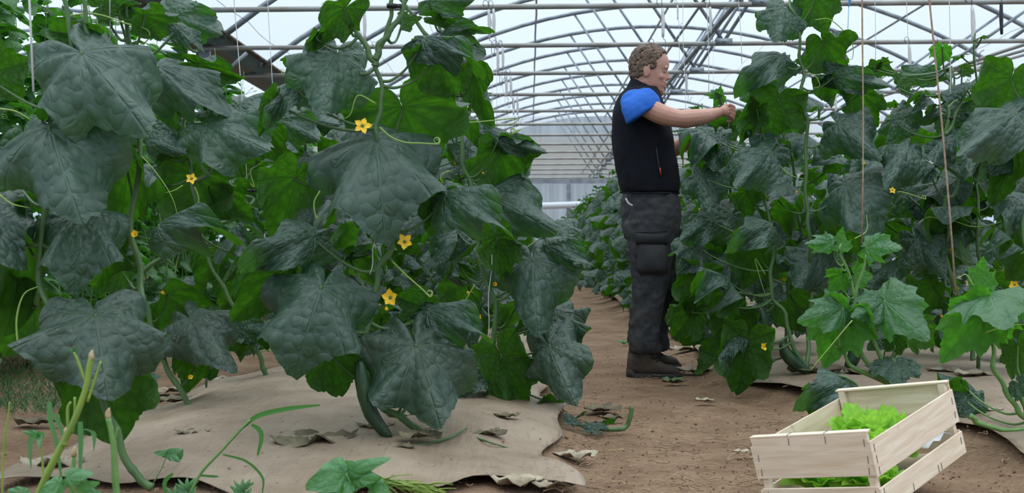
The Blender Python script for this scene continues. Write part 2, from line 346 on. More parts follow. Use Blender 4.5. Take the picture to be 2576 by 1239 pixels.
def blob(g, c, r, seg=10, nr=7, mi=0, R=None):
    r = r if hasattr(r, '__len__') else (r, r, r); rs = []
    c = np.array(c, float)
    for i in range(nr+1):
        a = PI*(i+.02)/(nr+.04); rs.append([np.array((r[0]*math.sin(a)*math.cos(2*PI*k/seg), r[1]*math.sin(a)*math.sin(2*PI*k/seg), -r[2]*math.cos(a))) for k in range(seg)])
    rs = [[(np.array(R @ Vector(q)) if R is not None else q) + c for q in ring] for ring in rs]
    return rings(g, rs, mi)
def hn(x, y, s=1.0, k=0):
    return (math.sin(x*s*1.7+y*s*2.3+k)+math.sin(x*s*3.1-y*s*1.9+1.3+k)+math.sin(-x*s*5.3+y*s*4.7+2.1+k)*.6+math.sin(x*s*9.1+y*s*8.3+k)*.3)/2.9

# ------------------------------------------------ ground
BEDS = {}
def edgeL(y): return -1.47 + .03*math.sin(y*3.1) + max(0, min(.3, (y-5.2)*.25))
def edgeR(y): return .10 + .04*math.sin(y*4.3+1) - .03*math.sin(y*9)
def edge2(y): return max(1.02, 1.03 + .5*min(1, max(0, (5.7-y)/1.6))) + .03*math.sin(y*5)
def bedz(x, y):
    z = 0
    for a, b, h in ((edgeL(y), edgeR(y), .125), (edge2(y), 3.1, .11), (-4.3, -2.3, .05), (4.0, 5.6, .10), (6.1, 7.5, .1)):
        c = (a+b)/2; hw = (b-a)/2; t = abs(x-c)/hw
        if t < 1.15: z = max(z, h*(1-min(1, t/1.15)**3.2))
    if y < 4.2 and x < .4: z *= max(0., min(1, (y-2.9)/1.1))
    return z
def gz(x, y): return bedz(x, y) + .012*hn(x, y, 1.6) + .006*hn(x, y, 6, 2) - .015
def grid(name, x0, x1, y0, y1, nx, ny, zf, m, off=0):
    g = G(); xs = np.linspace(x0, x1, nx); ys = y0 + (y1-y0)*np.linspace(0, 1, ny)**1.8
    g.add([(x, y, zf(x, y)) for y in ys for x in xs], [(j*nx+i, j*nx+i+1, (j+1)*nx+i+1, (j+1)*nx+i) for j in range(ny-1) for i in range(nx-1)])
    return build(name, g, m)
tag(grid('floor', -9, 12, .5, 46, 260, 330, gz, M['soil']), kind='structure', label='reddish brown dry soil floor of the greenhouse', cat='floor')
def sheet(name, fa, fb, y0, y1, nx, ny, label, k=0):
    g = G(); vs = []
    for j in range(ny):
        t = (j/(ny-1))**1.6; y = y0+(y1-y0)*t
        a, b = fa(y), fb(y)
        for i in range(nx):
            s = i/(nx-1); x = a+(b-a)*s
            yy = y + (0.10*math.sin(s*9+k)+.05*math.sin(s*23)) * max(0, 1-j/6)
            e = min(s, 1-s)
            z = bedz(x, yy) + .012 + .010*hn(x, yy, 3, k) + .005*math.sin(x*22+yy*5+2*hn(x, yy, 2)) * (1 if e < .3 else .4) + max(0, .02*(1-e*14))*(.5+.7*math.sin(y*6+k))
            vs.append((x, yy, z))
    g.add(vs, [(j*nx+i, j*nx+i+1, (j+1)*nx+i+1, (j+1)*nx+i) for j in range(ny-1) for i in range(nx-1)])
    o = build(name, g, M['mulch']); tag(o, label, 'plastic mulch')
    md = o.modifiers.new('th', 'SOLIDIFY'); md.thickness = .0015
    return o
sheet('mulch_film', edgeL, edgeR, 3.22, 36, 60, 170, 'dusty tan mulch film over the raised bed left of the path')
sheet('mulch_film', edge2, lambda y: 3.1, 3.3, 36, 60, 150, 'dusty tan mulch film over the raised bed the crate leans on', 2)

# ------------------------------------------------ leaf meshes
def outline_r(th, pts):
    a = abs(th)/PI*180
    return np.interp(a, [p[0] for p in pts], [p[1] for p in pts])
CUC = [(0, 1.0), (6, .92), (18, .78), (30, .72), (40, .79), (46, .83), (52, .79), (64, .67), (76, .68), (86, .75), (94, .69), (108, .60), (126, .62), (136, .60), (150, .53), (162, .42), (171, .26), (180, .07)]
YNG = [(0, 1.0), (7, .86), (20, .66), (30, .60), (40, .74), (47, .66), (58, .52), (70, .54), (80, .60), (90, .50), (110, .44), (130, .46), (150, .42), (165, .28), (180, .07)]
VIN = [(0, 1.0), (10, .84), (30, .62), (60, .5), (90, .45), (120, .42), (150, .36), (170, .2), (180, .06)]
def leafgeo(pts, seed, nr, na, kap=(1.0, 1.6), pleat=.35, npl=5, serr=.018, wav=.03, fold=0.0, asym=.12):
    r = random.Random(seed); ph = r.uniform(0, 6); ph2 = r.uniform(0, 6)
    cs = asym*r.uniform(-1, 1)
    V = []; UV = []
    V.append((0, 0, 0)); UV.append((.5, .5))
    for i in range(1, nr+1):
        t = (i/nr)
        for k in range(na):
            th = -PI + 2*PI*(k+.5)/na
            R = outline_r(th, pts)*(1 + .05*math.sin(3*th+ph) + .03*math.sin(7*th+ph2))
            R *= 1 + (serr*((k*.5) % 1*2-.5) + serr*.6*math.sin(k*2.3+seed))*t
            rho = R*t
            fx, fy = rho*math.sin(th), rho*math.cos(th)
            kp = kap[0] + (kap[1]-kap[0])*abs(math.sin(th))**1.3
            kp *= 1 + pleat*math.cos(npl*th+ph)*min(1, rho*1.4) + cs*math.sin(th)*2
            kp = max(kp, .05) if kap[0] >= 0 else kp
            phi = kp*rho
            q = math.sin(phi)/kp if abs(kp) > 1e-4 else rho; z = -(1-math.cos(phi))/kp if abs(kp) > 1e-4 else 0
            x, y = q*math.sin(th), q*math.cos(th)
            z += -fold*abs(x) + wav*t*t*math.sin(9*th+ph2) + wav*.5*t*t*t*math.sin(17*th+ph)
            z += .038*(abs(math.cos(4.6*abs(th)))*2-1)*t*min(1, 2.2*(1-t)+.45)
            V.append((x, y, z)); UV.append((fx*.5+.5, fy*.5+.5))
    Fs = [(0, 1+k, 1+(k+1) % na) for k in range(na)]
    # leave the sinus open: skip the wedge between last and first sector
    for i in range(nr-1):
        for k in range(na):
            a = 1+i*na+k; b = 1+i*na+(k+1) % na
            Fs.append((a, a+na, b+na, b))
    Fs = [tuple(reversed(f)) for f in Fs]
    Fs = [f for f in Fs if not (any((q-1) % na == 0 for q in f if q) and any((q-1) % na == na-1 for q in f if q))]
    tip = np.array(V[1+(nr-1)*na+na//2])
    return np.array(V), Fs, np.array(UV), tip
def leafmesh(name, m, *a, **k):
    V, Fs, UV, tip = leafgeo(*a, **k)
    me = bpy.data.meshes.new(name); me.from_pydata(V.tolist(), [], Fs)
    uvl = me.uv_layers.new(name='UVMap'); li = np.array([l.vertex_index for l in me.loops]); uvl.data.foreach_set('uv', UV[li].ravel())
    me.materials.append(m); me.polygons.foreach_set('use_smooth', [True]*len(me.polygons)); me.update()
    return dict(me=me, tip=tip, w=float(V[:, 0].max()-V[:, 0].min()), V=V, F=Fs, UV=UV)
HI = (16, 96); MID = (6, 40); LO = (3, 20)
LV = {}
for i in range(6):
    kw = [dict(kap=(1.0, 1.5), pleat=.5), dict(kap=(1.3, 1.8), pleat=.55, npl=4), dict(kap=(.6, 1.1), pleat=.7, npl=6), dict(kap=(1.5, 1.2), pleat=.5),
          dict(kap=(.9, 1.9), pleat=.45, npl=5), dict(kap=(1.1, 1.6), pleat=.7, npl=7)][i]
    LV['h%d' % i] = leafmesh('leaf_blade', M['leaf'], CUC, 10+i, *HI, **kw)
    LV['o%d' % i] = leafmesh('leaf_blade', M['oldleaf'], CUC, 40+i, *HI, **kw)
    LV['m%d' % i] = leafmesh('leaf_blade', M['leaf'], CUC, 20+i, *MID, **kw)
for i in range(3):
    LV['y%d' % i] = leafmesh('leaf_blade', M['young'], YNG, 60+i, *HI, kap=(.7+.2*i, 1.0), pleat=.4, serr=.03)
    LV['f%d' % i] = leafmesh('leaf_blade', M['leaf'], YNG, 64+i, *HI, kap=(.5+.2*i, .9), pleat=.4, serr=.04)
    LV['w%d' % i] = leafmesh('leaf_blade', M['weed'], VIN, 70+i, 8, 40, kap=(.6+.3*i, .8), pleat=.2, serr=.01)

def put_leaf(var, A, T, wid, rho=0.0, flip=False, parent=None, name='leaf', view=None):
    """place a leaf blade: attach point A, tip T (world), width wid, rolled rho about its midrib; flip shows the underside"""
    L = LV[var]; A = Vector(A); T = Vector(T)
    e1 = Vector(L['tip']).normalized(); e3 = Vector((0, 0, 1)); e3 = (e3-e1*e3.dot(e1)).normalized(); e2 = e1.cross(e3)
    if view is None: view = (A-Vector((0, 0, CZ))).normalized()
    E1 = (T-A).normalized(); E2 = -view.cross(E1)
    if E2.length < 1e-3: E2 = Vector((1, 0, 0))
    E2.normalize(); E3 = E2.cross(E1)
    if E3.dot(view) > 0: E3 = -E3; E2 = -E2
    if flip: E3 = -E3; E2 = -E2
    Rr = Matrix.Rotation(rho, 3, E1); E2 = Rr @ E2; E3 = Rr @ E3
    s1 = (T-A).length/Vector(L['tip']).length; s2 = wid/L['w']; s3 = (s1+s2)/2
    B = Matrix((e1, e2, e3))            # world->local frame (rows)
    Wm = Matrix((E1, E2, E3)).transposed()
    S = Matrix.Diagonal((s1, s2, s3))
    R3 = Wm @ S @ B
    if R3.determinant() < 0:
        Wm = Matrix((E1, -E2, E3)).transposed(); R3 = Wm @ S @ B
    M4 = R3.to_4x4(); off = wloc(parent) if parent is not None else Vector((0, 0, 0))
    M4.translation = A-off
    o = link_mesh(name, L['me'], parent); o.matrix_basis = M4
    return o
def child_in(o_parent, name, g, m):
    """world-space geometry parented under a scaled/rotated leaf"""
    mw = Matrix.Translation(wloc(o_parent.parent)) @ o_parent.matrix_basis if o_parent.parent else o_parent.matrix_basis
    inv = mw.inverted(); v = np.concatenate(g.v); v4 = np.c_[v, np.ones(len(v))] @ np.array(inv).T
    me = bpy.data.meshes.new(name); me.from_pydata(v4[:, :3].tolist(), [], g.f); me.materials.append(m)
    me.polygons.foreach_set('use_smooth', [True]*len(me.polygons)); me.update()
    return link_mesh(name, me, o_parent)

# flower / tendril / fruit geometry
def flower_g(c, r, facing, seed=0, n=5, openness=1.0):
    rr = random.Random(seed); g = G(); c = np.array(c, float); f = np.array(Vector(facing).normalized())
    a = np.cross(f, (0, 0, 1)); a /= np.linalg.norm(a)+1e-9; b = np.cross(f, a); ph = rr.uniform(0, 6)
    for k in range(n):
        t0 = ph+2*PI*k/n; L = r*rr.uniform(.85, 1.1); vs = []; m = 6
        for i in range(m+1):
            s = i/m; w = .30*r*math.sin(PI*min(1, s*.80+.14))**1.1*(1 if s < .75 else (1-s)*4+.02)
            rad = L*s*openness; hh = L*(.30*s - .25*s*s + (1-openness)*s)
            for sd in (-1, 0, 1):
                tt = t0; d = math.cos(tt)*a+math.sin(tt)*b; q = -math.sin(tt)*a+math.cos(tt)*b
                vs.append(c + d*rad + q*w*sd + f*(hh - .10*r*(sd == 0)))
        g.add(vs, [(3*i+j, 3*i+j+1, 3*i+j+4, 3*i+j+3) for i in range(m) for j in range(2)])
    return g, c, f
def add_flower(parent, c, r, facing=(0, -1, .2), seed=0, openness=1.0, calyx=True):
    g, cc, f = flower_g(c, r, facing, seed, openness=openness)
    o = build('flower', g, M['petal'], parent)
    if calyx:
        g2 = G(); tube(g2, [cc-f*r*.9, cc-f*r*.3, cc+f*r*.02], [r*.10, r*.12, r*.2], 7, 3)
        me_o = build('calyx', g2, M['calyx'], None); 
        me_o.parent = o; me_o.location = (0, 0, 0)
        off = wloc(parent) if parent else Vector((0, 0, 0))
        for v in me_o.data.vertices: v.co -= off
    return o
def coil(p0, d, L, turns=3, r=.012):
    p0 = np.array(p0, float); d = np.array(Vector(d).normalized()); a = np.cross(d, (0.1, 1, .2)); a /= np.linalg.norm(a); b = np.cross(d, a)
    pts = [p0 + d*L*t + b*.12*L*math.sin(PI*t) for t in (0, .25, .5, .75)]
    e = p0+d*L
    for i in range(turns*6):
        t = 2*PI*i/6; rr = r*(1-.5*i/(turns*6)); pts.append(e + a*rr*math.sin(t) + d*rr*math.cos(t) + b*.003*i)
    return pts

def fruit(parent, pts, r, name='cucumber'):
    g = G(); path = catmull(pts, 5); n = len(path); fr = frames(path); rs = []
    for i in range(n):
        t = i/(n-1); R = r*min(1, (math.sin(PI*min(1, max(0, t*.96+.02))))**.38)
        ring = []
        for k in range(18):
            a = 2*PI*k/18; q = R*(1+.05*math.cos(a*9) + .03*math.sin(i*2.1+k*3))
            ring.append(path[i]+q*(math.cos(a)*fr[i][1]+math.sin(a)*fr[i][2]))
        rs.append(ring)
    rings(g, rs); return build(name, g, M['fruit'], parent)

# ------------------------------------------------ hero plants (positions read off the photograph, depth per plant)
CATP = 'cucumber plant'
def hero(label, d, stems, leaves, flowers=(), tendrils=(), fruits=(), clips=(), sr=.009, group=None, smat='stem', near=True, name='cucumber_plant'):
    """stems: list of [(u,v,dd)...]; leaves: (Au,Av,Tu,Tv,w,dd,rho,flip,var[,dz]) px"""
    base = P(stems[0][-1][0], stems[0][-1][1], d + (stems[0][-1][2] if len(stems[0][-1]) > 2 else 0))
    root = empty(name, base, label, CATP, group)
    S3 = []
    for st in stems:
        pts = [P(q[0], q[1], d+(q[2] if len(q) > 2 else 0)) for q in st]
        path = catmull(pts, 8)
        for i, p in enumerate(path): p += np.array((.004*math.sin(i*.7), 0, .0))
        g = G(); n = len(path); rr = [sr*(.65+.6*i/n)*(1+.18*(i % 8 == 0)) for i in range(n)]
        tube(g, path, rr, 9, 0); build('stem', g, M[smat], root); S3 += path
    S3 = np.array(S3)
    for L in leaves:
        Au, Av, Tu, Tv, w, dd, rho, fl, var = L[:9]; dz = L[9] if len(L) > 9 else 0
        dA = d+dz; A = P(Au, Av, dA); T = P(Tu, Tv, dA+dd)
        lf = put_leaf(var, A, T, w*dA/F, rho, fl, root)
        # petiole from the stem, from below and a little aside
        Aa = np.array(A); tgt = Aa - np.array((0, 0, .09)); k = int(np.argmin(np.linalg.norm(S3-tgt, axis=1))); s = S3[k]
        if np.linalg.norm(s-Aa) < .6:
            mid = (s+Aa)/2 + np.array((0, .02, -.035)); g = G()
            dirn = (Aa-s); q = s+dirn*.25+np.array((0, 0, -.03))
            tube(g, [s, q, mid+dirn*.1, Aa-np.array((0, 0, .012)), Aa+np.array((0, 0, .003))], [sr*.62, sr*.5, sr*.42, sr*.42, sr*.5], 7, 5)
            child_in(lf, 'petiole', g, M[smat])
    for i, fl in enumerate(flowers):
        u, v, r, dz = fl[:4]; op = fl[4] if len(fl) > 4 else 1.0; fc = fl[5] if len(fl) > 5 else (0.1, -1, .3)
        add_flower(root, P(u, v, d+dz), r*d/F, fc, seed=i+int(u), openness=op)
    for i, t in enumerate(tendrils):
        dz = t[0]; pts = [P(u, v, d+dz) for u, v in t[1]]
        if len(t) > 2:
            pts = [np.array(p) for p in pts]; e = pts[-1]; R = t[2]*d/F
            dirn = pts[-1]-pts[-2]; dirn /= np.linalg.norm(dirn)+1e-9; up = np.array((0, 0, 1.)) * (1 if t[2] > 0 else 1)
            c = e+up*R
            for j in range(1, 14):
                a = -PI/2+j*PI/4; q = R*(1-j*.045); pts.append(c+np.array((math.cos(a)*q, .002*j, math.sin(a)*q)))
        g = G(); tube(g, pts, [.0028, .0022, .0012], 6, 5); build('tendril', g, M['tendril'], root)
    for fr_ in fruits:
        dz, r, pts = fr_; fruit(root, [P(u, v, d+dz) for u, v in pts], r*d/F)
    for (u, v, dz) in clips:
        g = G(); c = P(u, v, d+dz); tube(g, [c-Vector((0, 0, .006)), c+Vector((0, 0, .006))], .016, 10, 1); boxg(g, c+Vector((.02, 0, 0)), (.010, .004, .006))
        build('plant_clip', g, M['clip'], root)
    return root

HEROES_BEGIN = 1
hero('large dark cucumber plant at the left edge, behind the cut weed stalks', 3.15,
     [[(150, -40, .1), (185, 120, .1), (185, 300, .05), (120, 520, .1), (100, 700, .1), (180, 860, .05), (250, 990), (290, 1080), (330, 1180), (382, 1226)],
      [(300, -60, .25), (330, 120, .3), (355, 350, .3), (330, 560, .3), (355, 700, .3), (345, 800, .2), (250, 990)],
      [(205, -20, .1), (225, 90, .1), (262, 136, .1), (300, 180, .2)]],
     [(205, 133, 362, 356, 330, -.10, -.25, False, 'h0'),
      (125, 322, 195, 562, 420, -.12, .1, False, 'h1'),
      (205, 540, 180, 748, 235, -.08, .1, False, 'h4', .12),
      (240, 792, 265, 1000, 385, -.12, 0, False, 'o0'),
      (255, 930, 315, 1105, 260, .10, 0, True, 'h2', .14),
      (40, 560, 25, 880, 250, .06, .3, True, 'h3', .25),
      (-30, 520, 60, 700, 160, -.05, .3, False, 'h4', .1),
      (-30, 185, 78, 150, 170, .05, .0, True, 'h2', .15),
      (228, 280, 352, 425, 190, -.08, .1, False, 'h5', .22),
      (228, 92, 100, 106, 90, .10, .2, True, 'h0', .15),
      (362, 40, 470, 88, 100, .06, .2, True, 'h4', .2),
      (445, 62, 512, 150, 60, -.04, -.3, False, 'h4', .15), (300, 30, 380, 20, 70, .05, 0, True, 'h5', .25),
      (255, 15, 330, -20, 90, .08, 0, True, 'h2', .25),
      (300, 600, 250, 720, 170, .1, .1, True, 'h1', .4),
      (320, 420, 300, 640, 190, .1, .1, True, 'h3', .35),
      (80, 760, 20, 900, 200, .1, .2, True, 'h2', .4),
      (-10, 380, -60, 560, 200, .0, .2, False, 'h1', .3)],
     flowers=[(340, 590, 20, .15, .55)],
     tendrils=[(0, [(0, 273), (40, 280), (80, 303)]), (0, [(0, 490), (30, 512), (72, 522)]), (0, [(45, 870), (42, 800), (60, 740), (95, 720)]), (.2, [(165, 40), (240, 35), (320, 60), (370, 75), (372, 100), (330, 125)])], sr=.009)

hero('cucumber plant with an open yellow flower, its bent stem rooted at the film left edge', 4.4,
     [[(520, 60, .3), (480, 200, .3), (465, 330, .2), (485, 460, .1), (492, 560, .1), (420, 640, 0), (355, 690, 0), (370, 780, 0), (400, 880, 0), (440, 960, 0), (480, 1020, 0), (508, 1054, 0)],
      [(535, 380, .1), (530, 430, .1), (497, 455, .1)]],
     [(398, 168, 592, 340, 160, -.10, -.3, False, 'h4', .1),
      (498, 160, 624, 205, 85, .14, .3, True, 'h0', .2),
      (435, 38, 555, 100, 110, -.12, .2, False, 'h2', .2),
      (520, 312, 668, 392, 200, -.22, -.3, False, 'h2', 0),
      (372, 350, 472, 402, 110, -.1, .2, False, 'h1', .1),
      (350, 438, 412, 492, 110, -.1, 0, False, 'h0', .2),
      (488, 438, 505, 590, 200, .08, 0, True, 'h2', .2),
      (400, 566, 622, 656, 130, -.2, -.3, False, 'h3', -.1),
      (478, 800, 588, 948, 215, -.12, -.1, False, 'o1', 0),
      (420, 740, 545, 850, 190, .14, 0, True, 'h3', .2),
      (500, 880, 470, 1000, 120, .1, 0, True, 'h4', .2),
      (560, 480, 640, 560, 130, .1, 0, True, 'h1', .3),
      (430, 250, 380, 330, 120, .1, 0, True, 'h0', .3),
      (300, 660, 240, 740, 140, .1, 0, True, 'h0', .2),
      (640, 640, 560, 720, 150, .1, 0, True, 'h5', .3),
      (470, 130, 400, 120, 60, .1, .2, True, 'h5', .35)],
     flowers=[(482, 449, 17, -.05, .95), (470, 572, 8, 0, .5), (405, 735, 13, 0, .4, (1, -.3, 0)), (376, 868, 9, -.1, .3), (480, 948, 13, 0, .6)],
     tendrils=[(0, [(350, 385), (390, 430), (430, 490), (447, 540)]), (0, [(460, 466), (440, 478), (415, 485)]), (0, [(440, 690), (450, 640), (480, 620)]), (0, [(490, 470), (500, 500), (495, 540)], 6)],
     sr=.009)

hero('cucumber plant rooted at the back left corner of the tan mulch film', 5.3,
     [[(665, 330, .2), (650, 400, .2), (600, 480, .1), (640, 505, 0), (560, 560, 0), (500, 540, 0), (520, 640, 0), (560, 720, 0), (600, 790, 0), (645, 880, 0), (665, 930, 0), (672, 985, 0)]],
     [(600, 262, 702, 322, 130, -.15, -.3, False, 'h0', 0),
      (668, 320, 735, 440, 110, .1, .3, True, 'h4', 0),
      (700, 300, 800, 360, 120, -.1, 0, False, 'h2', .3),
      (740, 300, 860, 330, 110, -.1, 0, False, 'h1', .6),
      (598, 822, 668, 842, 80, -.1, 0, False, 'h2', 0),
      (620, 850, 610, 910, 90, .1, 0, True, 'h3', 0),
      (580, 580, 660, 640, 120, -.1, 0, False, 'h5', .1),
      (550, 640, 500, 720, 130, .1, 0, True, 'h1', .1),
      (620, 700, 560, 790, 130, .1, 0, True, 'h0', .2),
      (600, 420, 680, 520, 130, .1, 0, True, 'h2', .2)],
     tendrils=[(0, [(625, 455), (640, 470), (630, 430), (650, 415), (668, 400)]), (0, [(655, 885), (675, 880), (695, 880)])], clips=[(628, 479, 0)], sr=.009)

hero('tallest cucumber plant beside the hanging cucumber, standing on tan film mid left', 3.75,
     [[(1010, -60), (985, 10), (978, 70), (945, 150), (962, 235), (950, 300), (945, 360), (950, 450, .08), (985, 560, .05), (985, 620), (952, 680), (940, 760), (915, 860), (925, 940), (955, 1015), (1010, 1050), (1070, 1092)],
      [(1030, -30), (1015, 20), (985, 75), (958, 110), (945, 150)],
      [(868, 20), (905, 90), (935, 145), (947, 165)]],
     [(945, 352, 962, 612, 350, -.12, 0, False, 'h4'),
      (848, 135, 795, 290, 245, -.12, .0, False, 'h0'), (740, 215, 655, 345, 80, -.05, .3, False, 'h3'),
      (690, 250, 655, 350, 60, 0, .2, True, 'h1', -.02),
      (868, 20, 790, 130, 110, .03, -.3, True, 'h0', -.03), (800, 90, 772, 158, 45, .02, 0, True, 'h3', -.03),
      (1100, 140, 1150, 240, 170, .08, .35, True, 'h2', 0),
      (1065, 95, 1230, 233, 95, -.08, -.5, False, 'h3', -.03),
      (1012, 268, 1080, 425, 330, .10, .1, True, 'h2', .18),
      (745, 445, 700, 618, 190, .08, .2, True, 'h1', .15),
      (1120, 488, 1300, 626, 160, -.10, -.3, False, 'h3', 0),
      (1112, 495, 1085, 598, 110, .06, 0, True, 'h0', .05),
      (790, 592, 578, 702, 150, -.10, .3, False, 'h3', -.02),
      (700, 690, 588, 822, 190, .10, -.1, True, 'h1', .04),
      (810, 722, 735, 945, 300, -.06, .1, False, 'h4', -.12),
      (1045, 868, 1100, 1082, 290, -.10, -.1, False, 'o2', -.05),
      (830, 880, 868, 992, 160, .08, 0, True, 'h2', 0),
      (1078, 778, 1252, 893, 130, -.08, -.35, False, 'h3', .02),
      (1072, 775, 990, 750, 110, .05, 0, True, 'h0', .08),
      (1040, 790, 1000, 850, 130, -.05, .4, False, 'o3', .15),
      (1100, 820, 1160, 920, 170, .1, 0, True, 'h1', .2),
      (960, 800, 1060, 900, 170, .1, 0, True, 'h4', .25),
      (900, 560, 820, 640, 180, .1, 0, True, 'h5', .3),
      (1010, 55, 1064, 38, 60, .05, 0, True, 'f2', .1),
      (880, 640, 960, 730, 170, .1, 0, True, 'h5', .35)],
     flowers=[(912, 316, 24, -.06, 1.0), (1018, 608, 24, -.04, .9), (982, 748, 28, -.04, .85, (-.3, -1, .1)), (972, 770, 14, -.03, .3, (.1, -.3, -1)), (1078, 1088, 9, -.05, .6)],
     tendrils=[(-.04, [(955, 320), (985, 345), (1020, 358), (1060, 360), (1098, 362)], 9), (0, [(945, 260), (900, 240), (880, 290), (850, 300)]), (0, [(985, 655), (1020, 690), (1060, 725), (1080, 745)], 8),
               (0, [(805, 480), (790, 510), (795, 548)], 3)],
     fruits=[(-.04, 19, [(905, 905), (912, 960), (935, 1040), (984, 1106)])],
     clips=[(985, 15, -.01)], sr=.0095)

hero('cucumber plant second along the left bed, just behind the hanging cucumber', 4.6,
     [[(1080, -20, .1), (1100, 50, .1), (1130, 170), (1150, 250), (1165, 400), (1185, 470), (1200, 560), (1215, 690), (1243, 755), (1240, 860), (1180, 940), (1120, 1012)],
      [(1000, -10, .1), (1075, 90, .1), (1130, 170)]],
     [(1120, 50, 1246, 78, 40, .05, .2, True, 'h2'), (1105, 92, 1260, 112, 60, -.15, -.2, False, 'h3'),
      (1080, 0, 1190, 18, 90, -.2, 0, False, 'h2'), (1190, 175, 1248, 345, 110, .08, .2, True, 'h1'),
      (1160, 130, 1215, 170, 90, -.1, 0, False, 'h0', .1), (1255, 375, 1300, 515, 205, .08, 0, True, 'h1', .02),
      (1250, 350, 1372, 398, 60, -.1, 0, False, 'h2', -.02), (1225, 490, 1398, 606, 200, -.14, -.2, False, 'h0'),
      (1340, 655, 1345, 850, 250, -.12, 0, False, 'h1', -.05), (1250, 598, 1285, 716, 115, .06, 0, True, 'h0', -.1),
      (1380, 868, 1440, 1022, 185, -.12, .1, False, 'o4', -.1), (1395, 790, 1440, 900, 170, -.1, 0, False, 'o5', .05),
      (1375, 618, 1505, 690, 110, -.1, -.2, False, 'h3'), (1260, 893, 1330, 1032, 145, .08, 0, True, 'h2', -.05),
      (1205, 928, 1150, 1015, 130, -.1, 0, False, 'o3'), (1375, 1000, 1405, 1062, 70, .05, 0, True, 'h4'),
      (1140, 560, 1080, 660, 150, -.1, 0, False, 'h5', .2), (1150, 660, 1200, 700, 90, .1, 0, True, 'h5', .1),
      (1100, 470, 1130, 560, 140, .1, 0, True, 'h1', .25), 
      (1180, 720, 1120, 820, 160, .1, 0, True, 'h3', .2), (1300, 760, 1240, 850, 150, .1, 0, True, 'h5', .2),
      (1400, 560, 1430, 640, 110, -.1, 0, False, 'h4', .3), (1120, 1000, 1130, 1040, 60, .1, 0, True, 'h1', 0)],
     flowers=[(1182, 735, 12, -.05, .35, (-1, -.2, 0)), (1245, 715, 12, 0, .5), (1203, 797, 11, 0, .8), (1215, 435, 7, 0, .5)],
     tendrils=[(-.1, [(1180, 308), (1240, 303), (1300, 297), (1290, 310), (1240, 318)]), (0, [(1195, 715), (1165, 765), (1140, 805)]), (-.05, [(1285, 340), (1310, 325), (1290, 335)], 7), (0, [(1130, 430), (1110, 440), (1115, 460), (1140, 455)])],
     fruits=[(.1, 11, [(1262, 820), (1262, 850), (1258, 875)])], clips=[(1142, 240, 0)], sr=.009)

